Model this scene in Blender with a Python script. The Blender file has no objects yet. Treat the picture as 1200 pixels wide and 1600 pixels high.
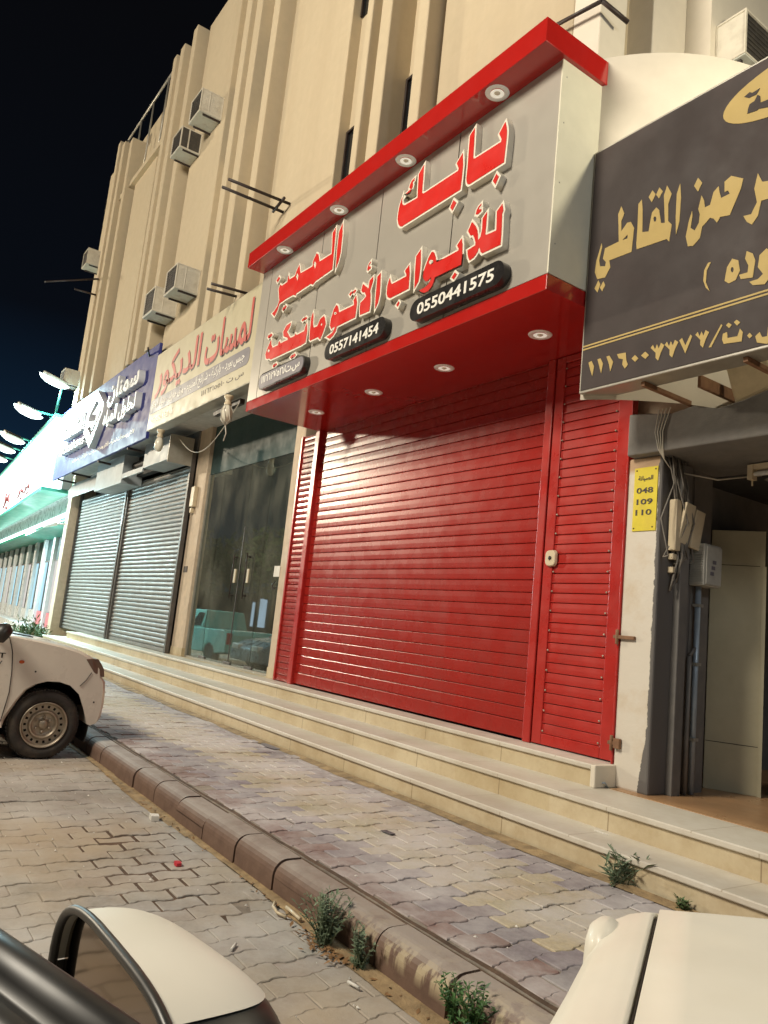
import bpy, bmesh, math, random
from mathutils import Vector, Matrix
R = math.radians
rnd = random.Random(7)
scene = bpy.context.scene
COL = scene.collection

# ------------------------------------------------------------------ camera
YAW, PITCH, ROLL = R(145.72), R(8.73), R(5.89)
cam_d = bpy.data.cameras.new('camera')
cam_d.sensor_width = 36.0
cam_d.lens = 36.0 * 1199.4 / 1600.0
cam_d.clip_start = 0.03
cam_d.clip_end = 500
cam = bpy.data.objects.new('camera', cam_d)
COL.objects.link(cam)
fw = Vector((math.cos(YAW)*math.cos(PITCH), math.sin(YAW)*math.cos(PITCH), math.sin(PITCH)))
r0 = Vector((math.sin(YAW), -math.cos(YAW), 0))
u0 = r0.cross(fw)
rt = r0*math.cos(ROLL) + u0*math.sin(ROLL)
up = -r0*math.sin(ROLL) + u0*math.cos(ROLL)
m3 = Matrix((rt, up, -fw)).transposed()
cam.matrix_world = Matrix.Translation((0, -4.5, 1.32)) @ m3.to_4x4()
scene.camera = cam

# ------------------------------------------------------------------ world: night sky, paler near the horizon
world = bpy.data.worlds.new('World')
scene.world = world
world.use_nodes = True
wn = world.node_tree
wn.nodes.clear()
wo = wn.nodes.new('ShaderNodeOutputWorld')
bg = wn.nodes.new('ShaderNodeBackground')
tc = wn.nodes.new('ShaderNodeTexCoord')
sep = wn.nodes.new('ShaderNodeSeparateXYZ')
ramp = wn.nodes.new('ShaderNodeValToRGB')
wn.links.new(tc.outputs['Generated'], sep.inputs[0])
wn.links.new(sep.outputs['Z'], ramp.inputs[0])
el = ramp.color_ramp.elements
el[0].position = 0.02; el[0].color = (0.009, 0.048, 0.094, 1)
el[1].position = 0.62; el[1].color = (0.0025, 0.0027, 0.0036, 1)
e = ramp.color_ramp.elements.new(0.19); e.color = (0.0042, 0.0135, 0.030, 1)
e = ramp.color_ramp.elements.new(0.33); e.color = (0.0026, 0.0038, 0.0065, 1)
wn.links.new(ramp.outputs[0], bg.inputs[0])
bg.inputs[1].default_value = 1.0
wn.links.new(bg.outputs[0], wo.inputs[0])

# ------------------------------------------------------------------ unseen lamps (street, sign, shop, one added as fill) and exposure
def lamp(name, kind, loc, power, color, size=0.3, target=None, spot=None):
    d = bpy.data.lights.new(name, kind)
    d.energy = power; d.color = color
    if kind == 'AREA':
        d.shape = 'DISK'; d.size = size
    else:
        d.shadow_soft_size = size
    if spot: d.spot_size = R(spot); d.spot_blend = 0.6
    o = bpy.data.objects.new(name, d); COL.objects.link(o); o.location = loc
    if target is not None:
        o.rotation_euler = (Vector(target)-Vector(loc)).to_track_quat('-Z', 'Y').to_euler()
    return o
lamp('unseen_lamp_light', 'POINT', (-32, -12.5, 8.3), 13000, (1.0, 0.86, 0.64), 0.35)  # street lamp far down the road
lamp('unseen_lamp_light', 'POINT', (-5.0, -10.4, 9.2), 6000, (1.0, 0.905, 0.745), 1.5)  # added overhead fill, brightens the ground and the facade
lamp('unseen_lamp_light', 'POINT', (-1.2, -0.28, 5.55), 190, (1.0, 0.90, 0.66), 0.08)  # unseen lamp above and behind the brown sign, not on the street
lamp('shop_lamp_light', 'POINT', (1.4, -2.2, 4.4), 190, (0.93, 0.97, 1.0), 0.35)
scene.view_settings.view_transform = 'Standard'
scene.view_settings.look = 'None'
scene.view_settings.exposure = 0.0
scene.view_settings.gamma = 1.0
scene.view_settings.use_curve_mapping = False
scene.cycles.max_bounces = 8
scene.cycles.sample_clamp_indirect = 4.0
scene.cycles.use_denoising = True

# ------------------------------------------------------------------ material helpers
def nn(nt, t, **kw):
    n = nt.nodes.new(t)
    for k, v in kw.items(): setattr(n, k, v)
    return n
def mixc(nt, fac, a, b, blend='MIX'):
    n = nn(nt, 'ShaderNodeMix', data_type='RGBA', blend_type=blend)
    for sock, v in ((n.inputs[0], fac), (n.inputs[6], a), (n.inputs[7], b)):
        if hasattr(v, 'is_linked') or hasattr(v, 'links'): nt.links.new(v, sock)
        elif isinstance(v, (int, float)): sock.default_value = v
        else: sock.default_value = (*v[:3], 1)
    return n.outputs[2]
def noise(nt, vec, scale, detail=4, rough=0.55, stretch=None):
    if stretch:
        mp = nn(nt, 'ShaderNodeMapping'); mp.inputs['Scale'].default_value = stretch
        nt.links.new(vec, mp.inputs[0]); vec = mp.outputs[0]
    n = nn(nt, 'ShaderNodeTexNoise')
    n.inputs['Scale'].default_value = scale; n.inputs['Detail'].default_value = detail; n.inputs['Roughness'].default_value = rough
    nt.links.new(vec, n.inputs['Vector'])
    return n.outputs['Fac']
def remap(nt, v, a, b, c=0.0, d=1.0):
    n = nn(nt, 'ShaderNodeMapRange'); n.clamp = True
    nt.links.new(v, n.inputs[0])
    for i, x in enumerate((a, b, c, d)): n.inputs[i+1].default_value = x
    return n.outputs[0]
def mathn(nt, op, a, b=0.0):
    n = nn(nt, 'ShaderNodeMath', operation=op)
    for s, v in ((n.inputs[0], a), (n.inputs[1], b)):
        if isinstance(v, (int, float)): s.default_value = v
        else: nt.links.new(v, s)
    return n.outputs[0]
def base(name):
    m = bpy.data.materials.new(name); m.use_nodes = True
    nt = m.node_tree
    b = nt.nodes['Principled BSDF']
    pos = nn(nt, 'ShaderNodeNewGeometry').outputs['Position']
    return m, nt, b, pos
def bump(nt, b, h, strength, dist=0.01):
    n = nn(nt, 'ShaderNodeBump'); n.inputs['Strength'].default_value = strength; n.inputs['Distance'].default_value = dist
    nt.links.new(h, n.inputs['Height']); nt.links.new(n.outputs[0], b.inputs['Normal'])
def mat(name, col, rough=0.6, metal=0.0, dirt=None, dirt_amt=0.5, dscale=1.5, var=0.12, bmp=0.0, bscale=60, stretch=None, coat=0.0, spec=0.5, rvar=0.1):
    """painted / plastered surface: fine value variation, broad dirt patches, slight bump, uneven gloss"""
    m, nt, b, pos = base(name)
    f = noise(nt, pos, 9, 6, 0.6)
    dark = tuple(c*(1-var) for c in col); lite = tuple(min(1, c*(1+var)) for c in col)
    c = mixc(nt, remap(nt, f, 0.3, 0.7), dark, lite)
    if dirt is not None:
        g = noise(nt, pos, dscale, 6, 0.65, stretch)
        c = mixc(nt, remap(nt, g, 0.48, 0.75, 0, dirt_amt), c, dirt)
    nt.links.new(c, b.inputs['Base Color'])
    b.inputs['Metallic'].default_value = metal
    b.inputs['Specular IOR Level'].default_value = spec
    b.inputs['Coat Weight'].default_value = coat
    b.inputs['Coat Roughness'].default_value = 0.06
    nt.links.new(remap(nt, noise(nt, pos, 5, 5), 0.3, 0.7, max(0.02, rough-rvar), min(1, rough+rvar)), b.inputs['Roughness'])
    if bmp: bump(nt, b, noise(nt, pos, bscale, 4), bmp)
    return m
def emis(name, col, s):
    m = bpy.data.materials.new(name); m.use_nodes = True
    nt = m.node_tree; nt.nodes.clear()
    o = nn(nt, 'ShaderNodeOutputMaterial'); e = nn(nt, 'ShaderNodeEmission')
    e.inputs[0].default_value = (*col, 1); e.inputs[1].default_value = s
    nt.links.new(e.outputs[0], o.inputs[0])
    return m

M = {}
M['plaster'] = mat('cream_plaster', (0.48, 0.40, 0.275), 0.85, var=0.035, dirt=(0.38, 0.30, 0.195), dirt_amt=0.45, dscale=0.8, stretch=(1.6, 1.6, 0.10), bmp=0.06, bscale=110)
M['plaster_white'] = mat('pale_wall_paint', (0.66, 0.60, 0.50), 0.75, var=0.03, dirt=(0.58, 0.51, 0.41), dirt_amt=0.25, dscale=1.1, bmp=0.06, bscale=70)
M['pillar'] = mat('beige_pillar_paint', (0.56, 0.45, 0.33), 0.7, dirt=(0.36, 0.28, 0.2), dirt_amt=0.4, dscale=3, stretch=(1, 1, .3), bmp=0.1)
M['soffit'] = mat('dusty_soffit_paint', (0.55, 0.52, 0.48), 0.8, dirt=(0.3, 0.27, 0.24), dirt_amt=0.5, dscale=3)
M['red_gloss'] = mat('glossy_red_cladding', (0.39, 0.014, 0.011), 0.16, var=0.04, coat=0.5, rvar=0.05, dirt=(0.36, 0.03, 0.03), dirt_amt=0.25, dscale=3)
M['red_paint'] = mat('red_shutter_paint', (0.31, 0.018, 0.013), 0.27, spec=0.3, var=0.05, dirt=(0.26, 0.035, 0.028), dirt_amt=0.5, dscale=1.6, stretch=(1.3, 1, .3), bmp=0.02, bscale=5, rvar=0.05)
M['red_door'] = mat('red_door_paint', (0.40, 0.021, 0.015), 0.38, var=0.06, dirt=(0.30, 0.03, 0.026), dirt_amt=0.5, dscale=2.6, bmp=0.05, bscale=30, rvar=0.1)
M['red_frame'] = mat('red_frame_paint', (0.39, 0.019, 0.014), 0.30, var=0.08, dirt=(0.38, 0.04, 0.03), dirt_amt=0.4, dscale=3, rvar=0.1)
M['groove'] = mat('kerb_joint_dirt', (0.10, 0.062, 0.040), 0.95, var=0.4, dirt=(0.03, 0.02, 0.012), dirt_amt=0.6, dscale=7, bmp=0.5)
M['acp'] = mat('silver_sign_panel', (0.36, 0.335, 0.29), 0.38, metal=0.2, var=0.008, dirt=(0.32, 0.295, 0.25), dirt_amt=0.3, rvar=0.03, dscale=1.0)
M['acp_end'] = mat('pale_end_panel', (0.66, 0.63, 0.50), 0.4, var=0.03, dirt=(0.55, 0.52, 0.42), dirt_amt=0.4, dscale=1.6)
M['letter_body'] = mat('cream_letter_foam', (0.68, 0.64, 0.54), 0.6, var=0.05, dirt=(0.46, 0.42, 0.34), dirt_amt=0.45, dscale=9)
M['letter_red'] = mat('red_letter_face', (0.56, 0.020, 0.015), 0.35, var=0.05)
M['black_plate'] = mat('black_number_plate', (0.016, 0.015, 0.015), 0.28, var=0.2, coat=0.2)
M['white_text'] = mat('white_vinyl_text', (0.72, 0.70, 0.64), 0.5, var=0.05)
M['white_lamp'] = mat('white_enamel', (0.84, 0.84, 0.82), 0.3, var=0.03)
M['reflector_glow'] = mat('glowing_lamp_reflector', (0.80, 0.80, 0.76), 0.25, metal=0.2, var=0.03)
_b = M['reflector_glow'].node_tree.nodes['Principled BSDF']; _b.inputs['Emission Color'].default_value = (1.0, 0.95, 0.78, 1); _b.inputs['Emission Strength'].default_value = 0.42  # glow added to the reflectors, the downlights themselves are unlit
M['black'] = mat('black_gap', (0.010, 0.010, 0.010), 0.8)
M['black_metal'] = mat('black_steel', (0.022, 0.014, 0.012), 0.55, var=0.3, dirt=(0.07, 0.03, 0.02), dirt_amt=0.5, dscale=12)
M['rust'] = mat('rusty_brown_steel', (0.20, 0.10, 0.05), 0.7, var=0.25, dirt=(0.32, 0.18, 0.09), dirt_amt=0.6, dscale=14)
M['brown_vinyl'] = mat('brown_sign_vinyl', (0.050, 0.040, 0.038), 0.62, spec=0.2, var=0.05, dirt=(0.085, 0.062, 0.06), dirt_amt=0.5, dscale=1.3)
M['gold'] = mat('gold_vinyl', (0.46, 0.34, 0.13), 0.65, spec=0.2, var=0.04)
M['alu'] = mat('weathered_aluminium', (0.38, 0.36, 0.31), 0.45, metal=0.4, var=0.08, dirt=(0.26, 0.23, 0.18), dirt_amt=0.5, dscale=6)
M['cream_vinyl'] = mat('yellowed_sign_vinyl', (0.43, 0.385, 0.255), 0.5, var=0.04, dirt=(0.36, 0.30, 0.18), dirt_amt=0.55, dscale=1.6, stretch=(2, 2, .35))
M['faded_red'] = mat('faded_red_vinyl', (0.46, 0.075, 0.06), 0.5, var=0.08)
M['text_shadow'] = mat('black_vinyl', (0.05, 0.038, 0.035), 0.5)
M['slate'] = mat('slate_grey_vinyl', (0.15, 0.14, 0.165), 0.45, var=0.05)
M['blue_vinyl'] = mat('navy_sign_vinyl', (0.032, 0.038, 0.19), 0.55, spec=0.2, var=0.05, dirt=(0.06, 0.06, 0.19), dirt_amt=0.4, dscale=0.8)
M['sil_letter'] = mat('white_acrylic_letter', (0.62, 0.64, 0.66), 0.4, var=0.04)
M['ac_case'] = mat('air_conditioner_case', (0.56, 0.52, 0.43), 0.55, var=0.06, dirt=(0.34, 0.29, 0.22), dirt_amt=0.55, dscale=7)
M['ac_base'] = mat('air_conditioner_base', (0.50, 0.52, 0.47), 0.6, var=0.10, dirt=(0.24, 0.20, 0.16), dirt_amt=0.7, dscale=9)
M['ac_dark'] = mat('air_conditioner_coil', (0.045, 0.04, 0.034), 0.6, var=0.3, dirt=(0.10, 0.085, 0.06), dirt_amt=0.6, dscale=25)
M['shutter_grey'] = mat('grey_shutter_steel', (0.195, 0.19, 0.178), 0.5, var=0.08, dirt=(0.21, 0.195, 0.175), dirt_amt=0.6, dscale=1.4, stretch=(1, 1, .4))
M['guide'] = mat('dark_guide_rail', (0.10, 0.09, 0.085), 0.5, metal=0.3, var=0.2, dirt=(0.2, 0.15, 0.1), dirt_amt=0.4, dscale=8)
M['housing'] = mat('shutter_housing_paint', (0.30, 0.34, 0.36), 0.5, var=0.06, dirt=(0.2, 0.2, 0.2), dirt_amt=0.5, dscale=3)
M['grey_paint'] = mat('dark_grey_wall_paint', (0.155, 0.145, 0.135), 0.62, var=0.12, dirt=(0.23, 0.21, 0.18), dirt_amt=0.6, dscale=3.5, bmp=0.6, bscale=8)
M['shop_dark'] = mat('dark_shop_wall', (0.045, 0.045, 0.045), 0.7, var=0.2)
M['shop_ceiling'] = mat('corrugated_ceiling', (0.20, 0.19, 0.17), 0.6)
M['tan_tile'] = mat('tan_floor_tile', (0.38, 0.22, 0.11), 0.35, var=0.06, dirt=(0.24, 0.15, 0.08), dirt_amt=0.5, dscale=3)
M['cabinet'] = mat('beige_cabinet_paint', (0.44, 0.40, 0.27), 0.45, var=0.04, dirt=(0.34, 0.29, 0.18), dirt_amt=0.45, dscale=2.4)
M['plastic'] = mat('yellowed_plastic', (0.60, 0.50, 0.34), 0.45, var=0.06, dirt=(0.4, 0.3, 0.18), dirt_amt=0.4, dscale=10)
M['meter'] = mat('grey_meter_box', (0.44, 0.43, 0.38), 0.5, var=0.06, dirt=(0.25, 0.22, 0.18), dirt_amt=0.5, dscale=12)
M['pipe'] = mat('blue_grey_conduit', (0.30, 0.36, 0.42), 0.4, metal=0.3, var=0.12)
M['cable'] = mat('dusty_grey_cable', (0.17, 0.15, 0.125), 0.7, var=0.3)
M['cable_white'] = mat('white_flex_cable', (0.52, 0.48, 0.40), 0.6, var=0.1)
M['yellow'] = mat('yellow_notice_plate', (0.66, 0.54, 0.03), 0.5, var=0.06, dirt=(0.5, 0.36, 0.06), dirt_amt=0.5, dscale=8)
M['film'] = mat('dark_green_fascia_film', (0.045, 0.075, 0.073), 0.6, spec=0.15, var=0.10, dirt=(0.05, 0.075, 0.07), dirt_amt=0.6, dscale=2.0, stretch=(1, 1, .25))
M['bulb'] = mat('old_bulb_glass', (0.74, 0.70, 0.58), 0.15, var=0.05)
M['white_car'] = mat('dusty_white_car_paint', (0.66, 0.60, 0.52), 0.32, var=0.03, dirt=(0.60, 0.53, 0.42), dirt_amt=0.2, dscale=0.8, coat=0.3)
M['cream_car'] = mat('cream_car_paint', (0.60, 0.565, 0.485), 0.46, var=0.02, dirt=(0.55, 0.50, 0.39), dirt_amt=0.35, dscale=3.0, coat=0.08)
M['teal_car'] = mat('teal_car_paint', (0.16, 0.40, 0.36), 0.3, coat=0.4, var=0.03)
M['silver_car'] = mat('silver_blue_car_paint', (0.32, 0.38, 0.42), 0.3, metal=0.5, coat=0.4, var=0.03)
M['rubber'] = mat('tyre_rubber', (0.035, 0.030, 0.026), 0.75, var=0.25, dirt=(0.12, 0.09, 0.06), dirt_amt=0.6, dscale=9, bmp=0.2)
M['rim'] = mat('dusty_steel_rim', (0.42, 0.36, 0.28), 0.42, metal=0.55, var=0.12, dirt=(0.22, 0.15, 0.09), dirt_amt=0.6, dscale=12)
M['trim'] = mat('black_plastic_trim', (0.018, 0.017, 0.016), 0.4, var=0.2, dirt=(0.06, 0.055, 0.045), dirt_amt=0.4, dscale=8)
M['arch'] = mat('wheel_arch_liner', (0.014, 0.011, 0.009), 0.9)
M['car_glass'] = mat('dark_car_glass', (0.012, 0.015, 0.016), 0.06, var=0.1, coat=0.5)
M['headlight'] = mat('smoky_headlamp_lens', (0.13, 0.075, 0.055), 0.15, var=0.1, coat=0.5)
M['orange'] = mat('orange_marker_lens', (0.50, 0.09, 0.02), 0.25)
M['tail_red'] = mat('red_tail_lens', (0.35, 0.02, 0.02), 0.2)
M['mirror'] = mat('mirror_glass', (0.17, 0.13, 0.10), 0.05, metal=1.0, var=0.0, rvar=0.0)
M['leaf'] = mat('dusty_green_leaf', (0.060, 0.105, 0.035), 0.6, var=0.45, dirt=(0.14, 0.16, 0.08), dirt_amt=0.6, dscale=14)
M['leaf_grey'] = mat('grey_green_leaf', (0.15, 0.20, 0.12), 0.6, var=0.4, dirt=(0.22, 0.24, 0.16), dirt_amt=0.6, dscale=14)
M['leaf_fresh'] = mat('fresh_green_leaf', (0.055, 0.13, 0.035), 0.55, var=0.4)
M['dry'] = mat('dry_leaf_litter', (0.22, 0.12, 0.05), 0.8, var=0.5)
M['paper'] = mat('litter_paper', (0.66, 0.63, 0.57), 0.7)
M['litter_red'] = mat('litter_red_plastic', (0.55, 0.03, 0.05), 0.4)
M['litter_dark'] = mat('litter_grey_plastic', (0.10, 0.10, 0.11), 0.5)
M['led_white'] = emis('floodlight_lens_glow', (0.72, 1.0, 0.98), 7)
M['sign_glow'] = emis('backlit_sign_face', (0.78, 1.0, 0.97), 3.2)
M['neon'] = emis('neon_strip_glow', (0.66, 1.0, 0.90), 6)
M['win_glow'] = emis('lit_shop_window_glow', (0.55, 0.88, 1.0), 1.0)
M['win_glow_pale'] = emis('pale_lit_window_glow', (0.95, 0.90, 0.85), 0.8)
M['far_glow'] = emis('far_shop_window_glow', (0.62, 0.80, 1.0), 2.2)
M['green_metal'] = mat('green_painted_metal', (0.05, 0.32, 0.24), 0.4)
M['white_clad'] = mat('white_shop_cladding', (0.60, 0.64, 0.66), 0.3, var=0.04)
M['sign_mark'] = mat('dark_red_sign_mark', (0.20, 0.03, 0.03), 0.5)
M['pink'] = mat('pink_red_poster', (0.55, 0.16, 0.18), 0.5)
M['bark'] = mat('tree_bark', (0.09, 0.065, 0.045), 0.9, var=0.3)

# slot window glass (dark, glossy)
M['window'] = mat('dark_window_glass', (0.010, 0.011, 0.012), 0.10, var=0.2)

def glass_material():
    m, nt, b, pos = base('shopfront_glass')
    out = nt.nodes['Material Output']
    nt.nodes.remove(b)
    tr = nn(nt, 'ShaderNodeBsdfTransparent'); tr.inputs[0].default_value = (0.62, 0.72, 0.66, 1)
    gl = nn(nt, 'ShaderNodeBsdfGlossy'); gl.inputs['Roughness'].default_value = 0.015; gl.inputs[0].default_value = (0.85, 0.95, 0.92, 1)
    df = nn(nt, 'ShaderNodeBsdfDiffuse'); df.inputs[0].default_value = (0.22, 0.22, 0.18, 1)
    lw = nn(nt, 'ShaderNodeLayerWeight'); lw.inputs[0].default_value = 0.42
    mx = nn(nt, 'ShaderNodeMixShader')
    nt.links.new(remap(nt, lw.outputs['Fresnel'], 0, 1, 0.10, 1.0), mx.inputs[0]); nt.links.new(tr.outputs[0], mx.inputs[1]); nt.links.new(gl.outputs[0], mx.inputs[2])
    # dust film with vertical wipe streaks
    d = mathn(nt, 'MULTIPLY', noise(nt, pos, 2.4, 6, 0.65, (1.3, 1, .45)), noise(nt, pos, 1.1, 3))
    mz = nn(nt, 'ShaderNodeMixShader')
    nt.links.new(remap(nt, d, 0.18, 0.42, 0.14, 0.46), mz.inputs[0]); nt.links.new(mx.outputs[0], mz.inputs[1]); nt.links.new(df.outputs[0], mz.inputs[2])
    nt.links.new(mz.outputs[0], out.inputs[0])
    return m
M['glass'] = glass_material()

def stone_material(name, c1, c2, stain, joint, jx=0.92):
    """step stone: slabs told apart by tone, thin vertical joints, stains"""
    m, nt, b, pos = base(name)
    sp = nn(nt, 'ShaderNodeSeparateXYZ'); nt.links.new(pos, sp.inputs[0])
    shift = mathn(nt, 'MULTIPLY', mathn(nt, 'FLOOR', mathn(nt, 'MULTIPLY', sp.outputs['Z'], 6.9)), 0.37)
    u = mathn(nt, 'DIVIDE', mathn(nt, 'ADD', sp.outputs['X'], shift), jx)
    cell = mathn(nt, 'FLOOR', u)
    wn_ = nn(nt, 'ShaderNodeTexWhiteNoise', noise_dimensions='1D'); nt.links.new(mathn(nt, 'ADD', cell, shift), wn_.inputs['W'])
    c = mixc(nt, wn_.outputs['Value'], c1, c2)
    c = mixc(nt, remap(nt, noise(nt, pos, 2.2, 7, 0.7), 0.42, 0.70, 0, 0.75), c, stain)
    c = mixc(nt, remap(nt, noise(nt, pos, 22, 5, 0.7), 0.5, 0.8, 0, 0.45), c, stain)
    fr = mathn(nt, 'FRACT', u)
    j = mathn(nt, 'LESS_THAN', mathn(nt, 'ABSOLUTE', mathn(nt, 'SUBTRACT', fr, 0.5)), 0.004)
    c = mixc(nt, mathn(nt, 'MULTIPLY', j, 0.75), c, joint)
    nt.links.new(c, b.inputs['Base Color'])
    b.inputs['Roughness'].default_value = 0.5
    bump(nt, b, noise(nt, pos, 30, 4), 0.08)
    return m
M['riser'] = stone_material('beige_step_stone', (0.53, 0.44, 0.28), (0.60, 0.515, 0.36), (0.38, 0.28, 0.15), (0.20, 0.13, 0.07))
M['tread'] = stone_material('worn_step_tread', (0.56, 0.52, 0.44), (0.62, 0.58, 0.51), (0.46, 0.40, 0.31), (0.34, 0.28, 0.2))

def paver_material(name, dust, dust_amt, sand, sand_lo, sand_hi, sand_amt, fscale=1.7):
    m, nt, b, pos = base(name)
    at = nn(nt, 'ShaderNodeVertexColor', layer_name='tone')
    c = mixc(nt, remap(nt, noise(nt, pos, 40, 5, 0.7), 0.3, 0.7, 0, 1), at.outputs[0], at.outputs[0])
    c = mixc(nt, remap(nt, noise(nt, pos, 55, 4, 0.7), 0.35, 0.75, 0, 0.45), c, (0.10, 0.08, 0.07))
    c = mixc(nt, remap(nt, noise(nt, pos, fscale, 8, 0.68), 0.33, 0.62, 0.05, dust_amt), c, dust)
    c = mixc(nt, remap(nt, noise(nt, pos, 0.55, 6, 0.6), sand_lo, sand_hi, 0, sand_amt), c, sand)
    nt.links.new(c, b.inputs['Base Color'])
    b.inputs['Roughness'].default_value = 0.82
    b.inputs['Specular IOR Level'].default_value = 0.3
    bump(nt, b, noise(nt, pos, 120, 4), 0.35, 0.004)
    return m
M['paver'] = paver_material('mauve_and_yellow_pavers', (0.56, 0.525, 0.51), 0.86, (0.44, 0.38, 0.31), 0.52, 0.75, 0.5)
M['road_paver'] = paver_material('grey_road_pavers', (0.50, 0.475, 0.44), 0.72, (0.40, 0.30, 0.18), 0.44, 0.66, 0.7)
M['joint'] = mat('sandy_joint_dirt', (0.27, 0.23, 0.185), 0.95, var=0.3, dirt=(0.09, 0.07, 0.055), dirt_amt=0.8, dscale=2.5, bmp=0.4, bscale=150)
M['gutter'] = mat('gutter_dirt', (0.30, 0.21, 0.11), 0.95, var=0.4, dirt=(0.15, 0.10, 0.06), dirt_amt=0.7, dscale=6, bmp=0.5, bscale=80)

def kerb_material():
    m, nt, b, pos = base('brown_painted_kerb')
    c = mixc(nt, remap(nt, noise(nt, pos, 9, 6, 0.7), 0.3, 0.7), (0.120, 0.072, 0.052), (0.185, 0.115, 0.082))
    # cream under-paint where the brown has flaked off, running in drips near the corner weeds
    sp = nn(nt, 'ShaderNodeSeparateXYZ'); nt.links.new(pos, sp.inputs[0])
    near = remap(nt, sp.outputs['X'], -3.1, -2.4, 0, 1)
    drip = noise(nt, pos, 14, 5, 0.6, (1.6, 1.2, 0.22))
    w = mathn(nt, 'MULTIPLY', mathn(nt, 'MULTIPLY', remap(nt, drip, 0.46, 0.54), near), remap(nt, sp.outputs['Z'], 0.045, 0.09))
    c = mixc(nt, w, c, (0.42, 0.34, 0.22))
    # grey traffic dust lying on the tread of the kerb
    ge = nn(nt, 'ShaderNodeNewGeometry'); sn = nn(nt, 'ShaderNodeSeparateXYZ'); nt.links.new(ge.outputs['Normal'], sn.inputs[0])
    d = mathn(nt, 'MULTIPLY', remap(nt, sn.outputs['Z'], 0.55, 0.98), remap(nt, noise(nt, pos, 3.2, 6, 0.7), 0.28, 0.58, 0.35, 1.0))
    c = mixc(nt, d, c, (0.34, 0.29, 0.25))
    nt.links.new(c, b.inputs['Base Color']); b.inputs['Roughness'].default_value = 0.75
    bump(nt, b, noise(nt, pos, 45, 5), 0.4, 0.006)
    return m
M['kerb'] = kerb_material()

def column_material():
    m, nt, b, pos = base('white_and_grey_painted_column')
    sp = nn(nt, 'ShaderNodeSeparateXYZ'); nt.links.new(pos, sp.inputs[0])
    edge = mathn(nt, 'ADD', sp.outputs['X'], mathn(nt, 'MULTIPLY', mathn(nt, 'SUBTRACT', noise(nt, pos, 9, 5, 0.7), 0.5), 0.05))
    low = remap(nt, sp.outputs['Z'], 0.5, 0.85, 0.05, 0.0)
    grey = remap(nt, mathn(nt, 'ADD', edge, low), -3.203, -3.199)
    c = mixc(nt, remap(nt, noise(nt, pos, 4, 6, 0.7), 0.5, 0.72, 0, 0.5), (0.62, 0.57, 0.49), (0.50, 0.38, 0.24))
    bare = remap(nt, sp.outputs['Z'], 2.58, 2.62)
    c = mixc(nt, bare, c, (0.45, 0.30, 0.18))
    c = mixc(nt, grey, c, (0.125, 0.115, 0.108))
    nt.links.new(c, b.inputs['Base Color']); b.inputs['Roughness'].default_value = 0.7
    bump(nt, b, noise(nt, pos, 18, 5), 0.25, 0.01)
    return m
M['column'] = column_material()

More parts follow.
